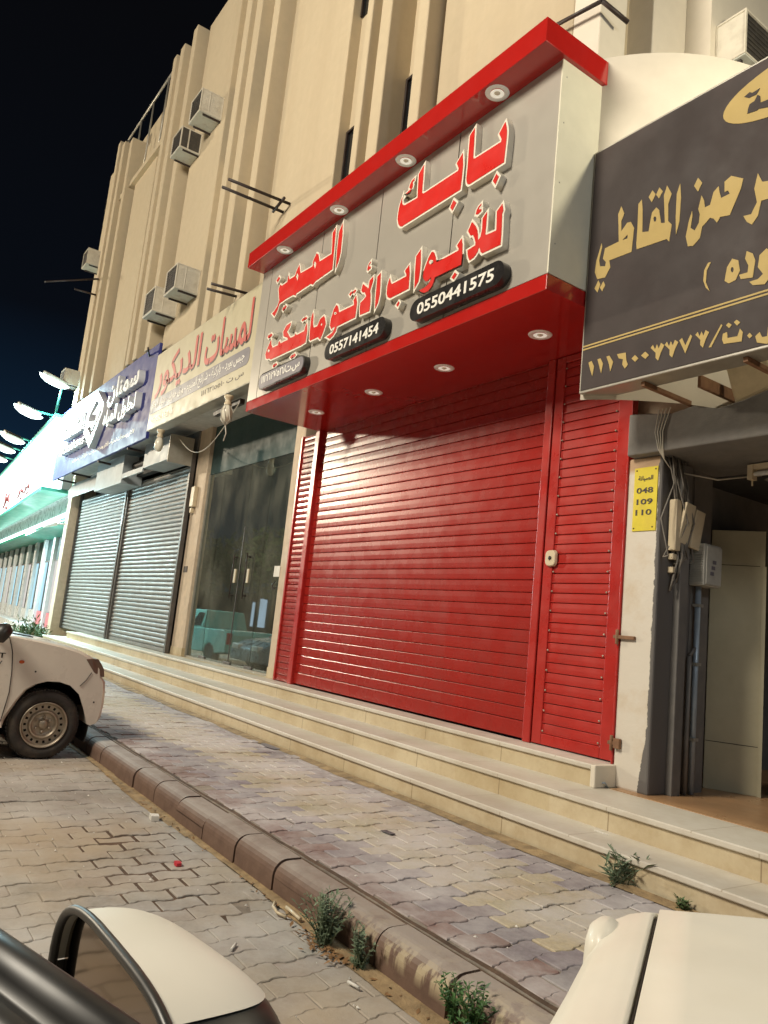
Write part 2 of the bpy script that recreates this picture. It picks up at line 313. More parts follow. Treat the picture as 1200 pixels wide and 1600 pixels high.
# ------------------------------------------------------------------ mesh helpers
class MB:
    """collects shapes in world coordinates, links them as ONE mesh object"""
    def __init__(s): s.v = []; s.f = []; s.c = []; s.smooth = []
    def face(s, idx, col=None, smooth=False):
        s.f.append(idx); s.c.append(col); s.smooth.append(smooth)
    def box(s, x0, x1, y0, y1, z0, z1, col=None, T=None):
        b = len(s.v)
        P = [(x0,y0,z0),(x1,y0,z0),(x1,y1,z0),(x0,y1,z0),(x0,y0,z1),(x1,y0,z1),(x1,y1,z1),(x0,y1,z1)]
        if T is not None: P = [tuple(T @ Vector(p)) for p in P]
        s.v += P
        for q in ((0,3,2,1),(4,5,6,7),(0,1,5,4),(1,2,6,5),(2,3,7,6),(3,0,4,7)): s.face([b+i for i in q], col)
        return s
    def quad(s, a, b_, c, d, col=None):
        b = len(s.v); s.v += [tuple(a), tuple(b_), tuple(c), tuple(d)]; s.face([b, b+1, b+2, b+3], col); return s
    def tube(s, pts, r, n=8, r2=None, caps=True):
        pts = [Vector(p) for p in pts]; b = len(s.v); k = len(pts)
        prev = None
        for i, p in enumerate(pts):
            t = (pts[min(i+1, k-1)]-pts[max(i-1, 0)])
            if t.length < 1e-9: t = Vector((0, 0, 1))
            t.normalize()
            if prev is None:
                a = t.orthogonal().normalized()
            else:
                a = prev - t*prev.dot(t)
                a = a.normalized() if a.length > 1e-6 else t.orthogonal().normalized()
            prev = a; c = t.cross(a)
            rr = r if r2 is None else r + (r2-r)*i/(k-1)
            for j in range(n):
                g = 2*math.pi*j/n
                s.v.append(tuple(p + a*rr*math.cos(g) + c*rr*math.sin(g)))
        for i in range(k-1):
            for j in range(n):
                s.face([b+i*n+j, b+i*n+(j+1) % n, b+(i+1)*n+(j+1) % n, b+(i+1)*n+j], None, True)
        if caps:
            s.face([b+j for j in range(n)][::-1]); s.face([b+(k-1)*n+j for j in range(n)])
        return s
    def lathe(s, prof, T, n=32, smooth=True):
        """prof: (r, h) pairs about local Z, placed by matrix T"""
        b = len(s.v); k = len(prof)
        for r, h in prof:
            for j in range(n):
                g = 2*math.pi*j/n
                s.v.append(tuple(T @ Vector((r*math.cos(g), r*math.sin(g), h))))
        for i in range(k-1):
            for j in range(n):
                s.face([b+i*n+j, b+i*n+(j+1) % n, b+(i+1)*n+(j+1) % n, b+(i+1)*n+j], None, smooth)
        return s
    def extrude_x(s, prof, x0, x1, closed=False, smooth=False, n=1):
        """profile (y, z) swept along X"""
        b = len(s.v); k = len(prof)
        for i in range(n+1):
            x = x0+(x1-x0)*i/n
            s.v += [(x, y, z) for y, z in prof]
        for i in range(n):
            for j in range(k if closed else k-1):
                j2 = (j+1) % k
                s.face([b+i*k+j, b+i*k+j2, b+(i+1)*k+j2, b+(i+1)*k+j], None, smooth)
        if closed:
            s.face([b+j for j in range(k)]); s.face([b+n*k+j for j in range(k)][::-1])
        return s
    def prism(s, poly, axis_pts, close=True):
        """poly given twice (front points, back points): a solid between them"""
        b = len(s.v); k = len(poly)
        s.v += [tuple(p) for p in poly] + [tuple(p) for p in axis_pts]
        s.face(list(range(b, b+k))); s.face([b+k+j for j in range(k)][::-1])
        for j in range(k): s.face([b+j, b+k+j, b+k+(j+1) % k, b+(j+1) % k])
        return s
    def build(s, name, m, parent=None, loc=None, bevel=0, seg=2, fix=True, two=False):
        me = bpy.data.meshes.new(name)
        o = bpy.data.objects.new(name, me)
        off = Vector((0, 0, 0))
        if parent is not None:
            p = parent
            while p is not None: off += p.location; p = p.parent
        elif loc is not None: off = Vector(loc)
        me.from_pydata([tuple(Vector(v)-off) for v in s.v], [], s.f)
        if any(c is not None for c in s.c):
            at = me.color_attributes.new('tone', 'FLOAT_COLOR', 'CORNER')
            i = 0
            for f, c in zip(s.f, s.c):
                for _ in f:
                    at.data[i].color = (*(c or (.3, .3, .3)), 1); i += 1
        for p, sm in zip(me.polygons, s.smooth): p.use_smooth = sm
        me.materials.append(m)
        COL.objects.link(o)
        if fix:
            bm = bmesh.new(); bm.from_mesh(me); bmesh.ops.recalc_face_normals(bm, faces=bm.faces); bm.to_mesh(me); bm.free()
        if parent is not None: o.parent = parent
        elif loc is not None: o.location = loc
        if bevel:
            md = o.modifiers.new('bevel', 'BEVEL'); md.width = bevel; md.segments = seg; md.limit_method = 'ANGLE'; md.angle_limit = R(35)
            md.harden_normals = False
        return o

def tag(o, label=None, cat=None, group=None, kind=None):
    if label: o['label'] = label
    if cat: o['category'] = cat
    if group: o['group'] = group
    if kind: o['kind'] = kind
    return o
def thing(name, loc, label, cat, group=None):
    o = bpy.data.objects.new(name, None); COL.objects.link(o)
    o.location = loc; o.empty_display_size = 0.2
    return tag(o, label, cat, group)
def dup(root, label=None, loc=None, rotz=None):
    def cp(o, par):
        c = o.copy(); COL.objects.link(c)
        if par is not None: c.parent = par
        for ch in o.children: cp(ch, c)
        return c
    n = cp(root, None)
    if loc is not None: n.location = loc
    if rotz is not None: n.rotation_euler = (0, 0, rotz)
    if label: n['label'] = label
    return n
def pbox(name, m, parent, *b, bevel=0.0, label=None):
    o = MB().box(*b).build(name, m, parent, bevel=bevel)
    if label: o['label'] = label
    return o

# flat shapes cut from outlines given as (X, Z) on a wall plane Y
def cutout(name, m, polys, y_front, depth, parent, grow=0.0, label=None):
    c = bpy.data.curves.new(name, 'CURVE'); c.dimensions = '2D'; c.fill_mode = 'BOTH'
    for poly in polys:
        s = c.splines.new('POLY'); s.points.add(len(poly)-1)
        for p, (x, z) in zip(s.points, poly): p.co = (x, z, 0, 1)
        s.use_cyclic_u = True
    c.offset = grow; c.extrude = depth/2
    t = bpy.data.objects.new('t', c); COL.objects.link(t)
    bpy.context.view_layer.update()
    me = bpy.data.meshes.new_from_object(t.evaluated_get(bpy.context.evaluated_depsgraph_get()))
    bpy.data.objects.remove(t); bpy.data.curves.remove(c)
    me.name = name
    off = Vector((0, 0, 0)); p = parent
    while p is not None: off += p.location; p = p.parent
    for v in me.vertices:
        x, z, h = v.co
        v.co = Vector((x, y_front + depth/2 - h, z)) - off
    me.materials.clear(); me.materials.append(m)
    o = bpy.data.objects.new(name, me); COL.objects.link(o); o.parent = parent
    bm = bmesh.new(); bm.from_mesh(me); bmesh.ops.recalc_face_normals(bm, faces=bm.faces); bm.to_mesh(me); bm.free()
    if label: o['label'] = label
    return o

# Arabic: contextual forms, laid out right to left
_AF = {'ا': (0xFE8D, 2), 'أ': (0xFE83, 2), 'ب': (0xFE8F, 4), 'ة': (0xFE93, 2), 'ت': (0xFE95, 4), 'ج': (0xFE9D, 4), 'ح': (0xFEA1, 4), 'خ': (0xFEA5, 4),
       'د': (0xFEA9, 2), 'ر': (0xFEAD, 2), 'ز': (0xFEAF, 2), 'س': (0xFEB1, 4), 'ش': (0xFEB5, 4), 'ص': (0xFEB9, 4), 'ط': (0xFEC1, 4), 'ع': (0xFEC9, 4), 'غ': (0xFECD, 4),
       'ف': (0xFED1, 4), 'ق': (0xFED5, 4), 'ك': (0xFED9, 4), 'ل': (0xFEDD, 4), 'م': (0xFEE1, 4), 'ن': (0xFEE5, 4), 'ه': (0xFEE9, 4), 'و': (0xFEED, 2),
       'ي': (0xFEF1, 4), 'ئ': (0xFE89, 4), 'ض': (0xFEBD, 4)}
def arabic(t):
    t = t.replace('لا', '\ufefb')
    out = []
    for i, ch in enumerate(t):
        if ch == '\ufefb':
            prev = i > 0 and t[i-1] in _AF and _AF[t[i-1]][1] == 4
            out.append('\ufefc' if prev else '\ufefb'); continue
        if ch not in _AF: out.append(ch); continue
        cp, k = _AF[ch]
        prev = i > 0 and t[i-1] in _AF and _AF[t[i-1]][1] == 4
        nxt = i+1 < len(t) and (t[i+1] in _AF or t[i+1] == '\ufefb') and k == 4
        out.append(chr(cp + (3 if prev and nxt else 2 if nxt else 1 if prev else 0)))
    out = out[::-1]
    s = ''.join(out)
    # digits keep their left-to-right order
    res, i = '', 0
    while i < len(s):
        j = i
        while j < len(s) and s[j] in '٠١٢٣٤٥٦٧٨٩0123456789': j += 1
        if j > i: res += s[i:j][::-1]; i = j
        else: res += s[i]; i += 1
    return res
def lettering(name, text, m, parent, x0, x1, z0, z1, y, depth=0.004, bold=0.02, axis='Y', label=None, shear=0.0, mapf=None):
    """writing fitted into a rectangle on a wall plane (axis 'Y': facing -Y)"""
    c = bpy.data.curves.new(name, 'FONT'); c.body = text; c.size = 1.0; c.offset = bold; c.extrude = 0.5; c.shear = shear
    c.resolution_u = 3
    t = bpy.data.objects.new('t', c); COL.objects.link(t)
    bpy.context.view_layer.update()
    me = bpy.data.meshes.new_from_object(t.evaluated_get(bpy.context.evaluated_depsgraph_get()))
    bpy.data.objects.remove(t); bpy.data.curves.remove(c)
    me.name = name
    xs = [v.co.x for v in me.vertices]; ys = [v.co.y for v in me.vertices]
    ax, bx, ay, by = min(xs), max(xs), min(ys), max(ys)
    off = Vector((0, 0, 0)); p = parent
    while p is not None: off += p.location; p = p.parent
    for v in me.vertices:
        x = x0+(v.co.x-ax)/(bx-ax)*(x1-x0); z = z0+(v.co.y-ay)/(by-ay)*(z1-z0)
        h = (0.5 - v.co.z)*depth
        if mapf: v.co = Vector(mapf(x, z, h)) - off
        else: v.co = Vector((x, y+h, z)) - off
    me.materials.clear(); me.materials.append(m)
    o = bpy.data.objects.new(name, me); COL.objects.link(o); o.parent = parent
    if label: o['label'] = label
    return o
def pill(x0, x1, z0, z1, n=10, r=None):
    r = r or (z1-z0)/2
    out = []
    for cx, cz, a0 in ((x1-r, z1-r, 0), (x0+r, z1-r, 90), (x0+r, z0+r, 180), (x1-r, z0+r, 270)):
        for i in range(n+1):
            a = R(a0+90*i/n); out.append((cx+r*math.cos(a), cz+r*math.sin(a)))
    return out

TRACED = {
 'main': [
  [[(-3.935,5.115),(-3.917,5.068),(-3.907,5.02),(-3.906,4.955),(-3.908,4.895),(-3.913,4.778),(-4.296,4.774),(-4.316,4.786),(-4.33,4.811),(-4.336,4.841),(-4.335,4.953),(-4.34,5.121),(-4.341,5.211),(-4.288,5.252),(-4.285,5.193),(-4.282,5.128),(-4.276,4.993),(-4.266,4.977),(-4.253,4.973),(-3.963,4.967),(-3.96,4.987),(-3.993,5.049)],
   [(-3.985,4.72),(-3.956,4.683),(-3.988,4.633),(-4.018,4.677)],
   [(-4.414,5.098),(-4.395,4.987),(-4.395,4.88),(-4.4,4.778),(-5.178,4.776),(-5.206,4.79),(-5.231,4.817),(-5.254,4.878),(-5.252,4.944),(-5.242,5.005),(-5.214,5.069),(-5.212,5.032),(-5.206,5.003),(-5.181,4.976),(-5.16,4.971),(-4.98,4.96),(-4.99,5.077),(-4.996,5.186),(-4.932,5.243),(-4.925,5.111),(-4.921,4.982),(-4.899,4.963),(-4.452,4.963),(-4.446,4.981),(-4.479,5.039)],
   [(-5.053,5.177),(-5.055,5.158),(-5.08,5.147),(-5.068,5.119),(-5.079,5.091),(-5.105,5.07),(-5.151,5.072),(-5.162,5.079),(-5.126,5.086),(-5.094,5.091),(-5.121,5.116),(-5.112,5.145),(-5.091,5.168)],
   [(-4.475,4.72),(-4.435,4.68),(-4.478,4.632),(-4.509,4.671)]],
  [[(-3.891,4.439),(-3.875,4.381),(-3.885,4.359),(-3.879,4.263),(-3.875,4.188),(-3.875,4.115),(-4.07,4.12),(-4.087,4.137),(-4.097,4.163),(-4.112,4.184),(-4.124,4.15),(-4.16,4.121),(-4.208,4.114),(-4.229,4.15),(-4.244,4.208),(-4.156,4.216),(-4.156,4.239),(-4.175,4.285),(-4.195,4.316),(-4.22,4.318),(-4.257,4.37),(-4.238,4.4),(-4.218,4.431),(-4.177,4.383),(-4.15,4.341),(-4.137,4.297),(-4.129,4.244),(-4.103,4.265),(-4.094,4.319),(-4.097,4.411),(-4.054,4.443),(-4.051,4.352),(-4.052,4.268),(-4.042,4.255),(-3.932,4.247),(-3.938,4.325),(-3.944,4.401)],
   [(-4.129,4.543),(-4.128,4.53),(-4.148,4.521),(-4.155,4.506),(-4.124,4.497),(-4.122,4.479),(-4.16,4.466),(-4.183,4.479),(-4.176,4.508),(-4.157,4.531)],
   [(-4.327,4.337),(-4.309,4.282),(-4.302,4.196),(-4.307,4.115),(-4.624,4.119),(-4.63,4.089),(-4.649,4.055),(-4.699,4.026),(-4.748,4.028),(-4.79,4.048),(-4.822,4.072),(-4.754,4.071),(-4.701,4.085),(-4.671,4.117),(-4.671,4.139),(-4.713,4.119),(-4.742,4.124),(-4.77,4.15),(-4.785,4.178),(-4.782,4.228),(-4.758,4.28),(-4.731,4.33),(-4.701,4.361),(-4.679,4.357),(-4.659,4.336),(-4.636,4.291),(-4.624,4.25),(-4.605,4.244),(-4.355,4.247),(-4.352,4.261),(-4.375,4.298)],
   [(-4.659,4.262),(-4.664,4.251),(-4.679,4.249),(-4.7,4.256),(-4.718,4.27),(-4.726,4.285),(-4.722,4.296),(-4.706,4.298),(-4.685,4.291),(-4.668,4.277)],
   [(-4.373,4.075),(-4.344,4.048),(-4.378,4.018),(-4.407,4.043)],
   [(-4.854,4.443),(-4.837,4.322),(-4.835,4.227),(-4.842,4.16),(-4.889,4.11),(-4.904,4.251),(-4.911,4.4)],
   [(-5.001,4.356),(-4.981,4.278),(-4.978,4.2),(-4.974,4.137),(-5.241,4.136),(-5.281,4.159),(-5.299,4.194),(-5.304,4.27),(-5.288,4.314),(-5.276,4.334),(-5.258,4.289),(-5.235,4.263),(-5.028,4.264),(-5.026,4.279),(-5.054,4.322)],
   [(-5.105,4.065),(-5.086,4.047),(-5.108,4.018),(-5.135,4.041)]],
  [[(-5.434,4.436),(-5.42,4.326),(-5.412,4.224),(-5.426,4.152),(-5.465,4.105),(-5.475,4.225),(-5.479,4.322),(-5.482,4.414)],
   [(-5.626,4.613),(-5.625,4.595),(-5.644,4.59),(-5.648,4.571),(-5.618,4.561),(-5.615,4.543),(-5.658,4.531),(-5.669,4.542),(-5.666,4.573),(-5.65,4.6)],
   [(-5.555,4.441),(-5.548,4.402),(-5.58,4.311),(-5.565,4.263),(-5.552,4.177),(-5.555,4.113),(-5.709,4.12),(-5.726,4.186),(-5.725,4.244),(-5.673,4.258),(-5.636,4.28),(-5.67,4.328),(-5.705,4.336),(-5.734,4.366),(-5.718,4.424),(-5.611,4.345),(-5.608,4.418)],
   [(-5.853,4.414),(-5.83,4.395),(-5.86,4.375),(-5.884,4.396)],
   [(-5.917,4.415),(-5.894,4.397),(-5.923,4.371),(-5.947,4.394)],
   [(-5.818,4.341),(-5.787,4.262),(-5.787,4.185),(-5.79,4.122),(-6.114,4.123),(-6.121,4.08),(-6.163,4.047),(-6.224,4.028),(-6.29,4.063),(-6.186,4.08),(-6.147,4.123),(-6.173,4.135),(-6.212,4.123),(-6.25,4.169),(-6.245,4.24),(-6.207,4.328),(-6.172,4.358),(-6.135,4.333),(-6.104,4.262),(-5.838,4.254),(-5.845,4.289),(-5.856,4.305)],
   [(-6.146,4.265),(-6.152,4.256),(-6.172,4.258),(-6.194,4.269),(-6.205,4.283),(-6.199,4.292),(-6.179,4.29),(-6.157,4.279)],
   [(-6.635,4.419),(-6.617,4.366),(-6.608,4.289),(-6.584,4.24),(-6.508,4.237),(-6.469,4.296),(-6.404,4.314),(-6.373,4.286),(-6.339,4.213),(-6.379,4.123),(-6.419,4.075),(-6.471,4.112),(-6.621,4.114),(-6.644,4.134),(-6.656,4.227),(-6.661,4.36),(-6.651,4.395)],
   [(-6.428,4.252),(-6.405,4.225),(-6.419,4.209),(-6.443,4.236)],
   [(-6.746,4.337),(-6.715,4.243),(-6.722,4.122),(-6.804,4.115),(-7.506,4.127),(-7.555,4.153),(-7.6,4.155),(-7.638,4.175),(-7.662,4.222),(-7.642,4.268),(-7.602,4.32),(-7.562,4.372),(-7.537,4.303),(-7.499,4.261),(-7.365,4.257),(-7.359,4.288),(-7.341,4.298),(-7.311,4.263),(-7.144,4.26),(-7.144,4.281),(-7.257,4.331),(-7.278,4.387),(-7.214,4.44),(-7.116,4.447),(-7.125,4.405),(-7.184,4.362),(-7.117,4.294),(-7.086,4.266),(-6.988,4.261),(-6.978,4.286),(-6.943,4.26),(-6.779,4.259),(-6.773,4.297)],
   [(-7.598,4.276),(-7.558,4.241),(-7.589,4.226),(-7.628,4.257)],
   [(-7.584,4.452),(-7.546,4.424),(-7.582,4.406),(-7.62,4.434)],
   [(-7.642,4.452),(-7.604,4.424),(-7.629,4.403),(-7.665,4.43)],
   [(-6.784,4.417),(-6.752,4.394),(-6.784,4.379),(-6.816,4.405)],
   [(-6.841,4.416),(-6.81,4.396),(-6.84,4.379),(-6.869,4.401)],
   [(-6.937,4.057),(-6.907,4.031),(-6.949,4.016),(-6.983,4.042)],
   [(-6.998,4.056),(-6.969,4.032),(-7.003,4.014),(-7.032,4.038)],
   [(-7.359,4.054),(-7.33,4.03),(-7.367,4.015),(-7.399,4.038)],
   [(-7.411,4.051),(-7.379,4.027),(-7.406,4.011),(-7.433,4.032)]],
  [[(-6.237,5.236),(-6.215,5.099),(-6.209,4.913),(-6.234,4.821),(-6.269,4.767),(-6.287,4.979),(-6.287,5.164)],
   [(-6.369,5.241),(-6.36,5.177),(-6.353,5.041),(-6.338,4.784),(-6.67,4.767),(-6.715,4.744),(-6.765,4.772),(-7.077,4.764),(-7.087,4.744),(-7.149,4.771),(-7.317,4.776),(-7.471,4.767),(-7.495,4.701),(-7.556,4.645),(-7.63,4.7),(-7.582,4.71),(-7.509,4.754),(-7.482,4.811),(-7.513,4.895),(-7.539,4.961),(-7.51,5.009),(-7.468,4.979),(-7.337,4.981),(-7.323,5.054),(-7.292,4.994),(-7.164,4.992),(-7.126,5.059),(-7.088,5.093),(-7.038,4.98),(-6.774,4.967),(-6.774,5.028),(-6.716,5.093),(-6.674,5.062),(-6.632,4.97),(-6.39,4.965),(-6.397,5.057),(-6.421,5.201)],
   [(-7.116,5.015),(-7.076,4.962),(-7.087,4.91),(-7.137,4.974)],
   [(-6.735,5.016),(-6.695,4.97),(-6.707,4.913),(-6.759,4.983)],
   [(-7.574,5.124),(-7.539,5.094),(-7.59,5.059),(-7.623,5.093)],
   [(-7.306,4.702),(-7.274,4.679),(-7.301,4.653),(-7.33,4.675)],
   [(-7.353,4.696),(-7.321,4.673),(-7.349,4.647),(-7.373,4.672)]],
 ],
 'brown': [
  [[(-2.721,4.255),(-2.71,4.158),(-2.714,3.999),(-2.734,3.916),(-2.742,4.034),(-2.742,4.195)],
   [(-2.816,4.285),(-2.779,4.212),(-2.801,4.151),(-2.795,4.032),(-2.768,3.998),(-2.781,3.888),(-2.801,3.913),(-3.024,3.927),(-3.029,3.971),(-3.027,4.09),(-3.03,4.249),(-3.005,4.269),(-2.994,4.197),(-2.987,4.032),(-2.938,4.019),(-2.929,4.087),(-2.92,4.142),(-2.889,4.165),(-2.866,4.137),(-2.848,4.04),(-2.819,4.03),(-2.836,4.225)],
   [(-2.883,4.082),(-2.886,4.07),(-2.894,4.067),(-2.902,4.076),(-2.906,4.092),(-2.904,4.104),(-2.896,4.106),(-2.887,4.097)],
   [(-2.925,4.3),(-2.899,4.262),(-2.926,4.217),(-2.952,4.264)],
   [(-2.873,4.297),(-2.846,4.259),(-2.873,4.22),(-2.895,4.257)],
   [(-3.169,4.292),(-3.14,4.228),(-3.162,4.181),(-3.157,4.105),(-3.112,4.149),(-3.084,4.144),(-3.054,4.089),(-3.064,3.924),(-3.243,3.928),(-3.232,3.875),(-3.27,3.815),(-3.336,3.824),(-3.362,3.883),(-3.354,3.968),(-3.318,4.081),(-3.312,4.053),(-3.331,3.96),(-3.32,3.912),(-3.276,3.897),(-3.271,3.926),(-3.299,3.961),(-3.286,4.031),(-3.173,4.038),(-3.191,4.243)],
   [(-3.145,4.037),(-3.102,4.062),(-3.103,4.033)],
   [(-3.327,3.812),(-3.308,3.778),(-3.328,3.725),(-3.356,3.763)],
   [(-3.283,3.791),(-3.266,3.758),(-3.288,3.72),(-3.31,3.754)],
   [(-2.378,4.149),(-2.303,4.098),(-2.316,4.04),(-2.379,3.901),(-2.439,3.914),(-2.459,3.885),(-2.482,3.921),(-2.505,3.936),(-2.532,3.914),(-2.554,3.901),(-2.568,3.829),(-2.612,3.796),(-2.647,3.806),(-2.664,3.877),(-2.648,3.972),(-2.628,4.032),(-2.624,3.996),(-2.634,3.922),(-2.604,3.893),(-2.578,3.933),(-2.574,3.987),(-2.587,4.026),(-2.568,4.107),(-2.549,4.066),(-2.542,4.018),(-2.508,4.02),(-2.489,4.095),(-2.457,4.119),(-2.45,4.078),(-2.438,4.034),(-2.384,4.038),(-2.396,4.064),(-2.417,4.063),(-2.42,4.13)],
   [(-2.597,4.238),(-2.567,4.191),(-2.593,4.144),(-2.622,4.194)],
   [(-2.216,4.09),(-2.189,4.025),(-2.097,3.998),(-2.085,3.895),(-2.191,3.911),(-2.209,3.825),(-2.242,3.786),(-2.273,3.815),(-2.295,3.86),(-2.249,3.852),(-2.216,3.911),(-2.234,4.003)]],
  [[(-2.488,3.647),(-2.513,3.602),(-2.516,3.528),(-2.488,3.463),(-2.515,3.495),(-2.533,3.544),(-2.53,3.608),(-2.507,3.648)],
   [(-2.354,3.62),(-2.317,3.596),(-2.305,3.53),(-2.329,3.481),(-2.37,3.474),(-2.397,3.498),(-2.384,3.578)],
   [(-2.342,3.548),(-2.345,3.537),(-2.351,3.534),(-2.358,3.541),(-2.361,3.554),(-2.359,3.565),(-2.352,3.568),(-2.345,3.561)],
   [(-2.268,3.635),(-2.232,3.607),(-2.216,3.56),(-2.228,3.462),(-2.298,3.476),(-2.309,3.505),(-2.259,3.503),(-2.255,3.543),(-2.276,3.592)],
   [(-2.154,3.608),(-2.115,3.574),(-2.103,3.46),(-2.158,3.399),(-2.226,3.416),(-2.247,3.443),(-2.198,3.442),(-2.169,3.463),(-2.2,3.514),(-2.192,3.582)]],
  [[(-3.367,3.234),(-3.342,3.24),(-3.318,3.198),(-3.327,3.129),(-3.344,3.168)],
   [(-3.292,3.24),(-3.267,3.24),(-3.244,3.199),(-3.254,3.134),(-3.269,3.175)],
   [(-3.218,3.24),(-3.195,3.242),(-3.161,3.191),(-3.18,3.129),(-3.193,3.181)],
   [(-3.133,3.236),(-3.066,3.231),(-3.055,3.171),(-3.043,3.146),(-3.065,3.122),(-3.087,3.156),(-3.083,3.19),(-3.117,3.204)],
   [(-2.992,3.196),(-2.965,3.167),(-2.989,3.15),(-3.017,3.179)],
   [(-2.916,3.2),(-2.887,3.17),(-2.913,3.151),(-2.946,3.181)],
   [(-2.877,3.214),(-2.862,3.23),(-2.845,3.196),(-2.833,3.226),(-2.818,3.195),(-2.804,3.228),(-2.779,3.207),(-2.801,3.168),(-2.818,3.117),(-2.838,3.139),(-2.839,3.173)],
   [(-2.777,3.209),(-2.762,3.224),(-2.746,3.191),(-2.735,3.22),(-2.72,3.19),(-2.707,3.222),(-2.683,3.202),(-2.704,3.163),(-2.72,3.113),(-2.74,3.135),(-2.74,3.168)],
   [(-2.57,3.217),(-2.556,3.231),(-2.542,3.2),(-2.531,3.227),(-2.518,3.198),(-2.505,3.229),(-2.482,3.21),(-2.502,3.172),(-2.518,3.124),(-2.536,3.146),(-2.536,3.177)],
   [(-2.676,3.21),(-2.659,3.221),(-2.634,3.167),(-2.603,3.228),(-2.591,3.214),(-2.632,3.118)],
   [(-2.408,3.237),(-2.4,3.23),(-2.466,3.113),(-2.481,3.117)],
   [(-2.395,3.177),(-2.37,3.18),(-2.366,3.143),(-2.307,3.138),(-2.293,3.179),(-2.276,3.154),(-2.281,3.101),(-2.388,3.114),(-2.399,3.142)],
   [(-2.363,3.234),(-2.343,3.216),(-2.358,3.2),(-2.378,3.223)],
   [(-2.315,3.238),(-2.293,3.217),(-2.311,3.202),(-2.331,3.228)],
   [(-2.236,3.139),(-2.22,3.118),(-2.235,3.106),(-2.25,3.126)],
   [(-2.203,3.11),(-2.179,3.128),(-2.164,3.095),(-2.136,3.092),(-2.132,3.145),(-2.112,3.081),(-2.134,3.048),(-2.192,3.071)]],
 ],
 'oval': [
  [[(-2.313,4.625),(-2.279,4.637),(-2.264,4.623),(-2.216,4.627),(-2.239,4.599),(-2.283,4.601)],
   [(-2.286,4.532),(-2.277,4.558),(-2.248,4.562),(-2.23,4.593),(-2.215,4.575),(-2.212,4.532),(-2.153,4.524),(-2.151,4.473),(-2.222,4.497),(-2.232,4.492),(-2.29,4.503)]],
 ],
}

# ================================================================== THE SETTING
# ground, road, pavement
tag(MB().quad((-120, -120, -0.03), (120, -120, -0.03), (120, 120, -0.03), (-120, 120, -0.03)).build('ground', M['gutter']), kind='structure')
tag(MB().quad((-40, -11, -0.0055), (6, -11, -0.0055), (6, -2.50, -0.0055), (-40, -2.50, -0.0055)).build('road_bed', M['joint']), kind='structure')
PW, PL = 0.128, 0.222
def zig(y):
    f = (y/PL) % 1.0
    P = [(0, 0.0), (0.14, 0.0), (0.24, 1), (0.40, 1), (0.5, 0), (0.64, 0), (0.74, -1), (0.90, -1), (1.0, 0)]
    for (a, u), (b, w) in zip(P, P[1:]):
        if a <= f <= b: return 0.0125*(u+(w-u)*(f-a)/(b-a))
    return 0
KN = [0, .14, .24, .40, .5, .64, .74, .90]
def pavers(x0, x1, y0, y1, z, tone, gap, gapf=None, lift=0.0022, endgap=0.0012):
    mb = MB()
    i0, i1 = math.floor(x0/PW), math.ceil(x1/PW)
    for i in range(i0, i1):
        sh = 0.5 if i % 2 else 0.0
        j0, j1 = math.floor(y0/PL - sh), math.ceil(y1/PL - sh)
        for j in range(j0, j1):
            ya, yb = (j+sh)*PL, (j+1+sh)*PL
            ya, yb = max(ya, y0), min(yb, y1)
            if yb-ya < 0.03: continue
            xc = i*PW
            g = gap if gapf is None else gapf(xc, (ya+yb)/2)
            ye = g*1.2 + endgap
            ys = sorted({ya+ye, yb-ye} | {(k+t)*PL for k in range(j-1, j+3) for t in KN if ya+ye < (k+t)*PL < yb-ye})
            dz = rnd.gauss(0, lift); tx = rnd.gauss(0, 0.005); ty = rnd.gauss(0, 0.004)
            jx = rnd.gauss(0, 0.0012)
            cx, cy = xc+PW/2, (ya+yb)/2
            def zz(x, y): return z+dz+tx*(x-cx)+ty*(y-cy)
            L = [(xc+zig(y)+g+jx, y) for y in ys]; Rr = [(xc+PW+zig(y)-g+jx, y) for y in ys]
            ring = Rr + L[::-1]
            c = tone(cx, cy)
            b = len(mb.v); n = len(ring)
            ins = 0.0035
            def inset(x, y):
                return (x+(ins if x < cx else -ins), y+(ins if y < cy else -ins)*(1 if (abs(y-ys[0]) < 1e-6 or abs(y-ys[-1]) < 1e-6) else 0))
            mb.v += [(x, y, zz(x, y)-0.030) for x, y in ring]
            mb.v += [(x, y, zz(x, y)-0.0035) for x, y in ring]
            mb.v += [(*inset(x, y), zz(x, y)) for x, y in ring]
            # top as quads across the paver
            k = len(ys)
            for t in range(k-1):
                mb.face([b+2*n+t, b+2*n+t+1, b+2*n+n-2-t, b+2*n+n-1-t], c)
            for t in range(n):
                t2 = (t+1) % n
                mb.face([b+t, b+t2, b+n+t2, b+n+t], c); mb.face([b+n+t, b+n+t2, b+2*n+t2, b+2*n+t], c)
    return mb
def jit(c, a=0.12):
    k = 1+rnd.uniform(-a, a); return tuple(max(0, x*k*(1+rnd.uniform(-.03, .03))) for x in c)
wp = MB(); wp.v = [(-4.25+.95*math.cos(R(a*15))*(1+.12*math.sin(a*2.3)), -2.97+.34*math.sin(R(a*15))*(1+.15*math.sin(a*3.1)), -.0042) for a in range(24)]; wp.face(list(range(24)))
tag(wp.build('road_dirt', M['groove']), kind='structure')
def road_tone(x, y):
    return jit((0.255, 0.228, 0.20), 0.10)
def road_gap(x, y):
    d = ((x+4.25)/0.75)**2+((y+2.98)/0.26)**2
    return 0.0012 + (0.0055 if d < 1+rnd.uniform(-.3, .3) else 0)
road = pavers(-12.5, 1.2, -6.4, -2.575, 0.0, road_tone, 0.0022, road_gap)
tag(road.build('road', M['road_paver'], fix=False), kind='structure')
far_road = MB().quad((-40, -11, -0.004), (-12.5, -11, -0.004), (-12.5, -2.66, -0.004), (-40, -2.66, -0.004), (0.25, 0.22, 0.19))
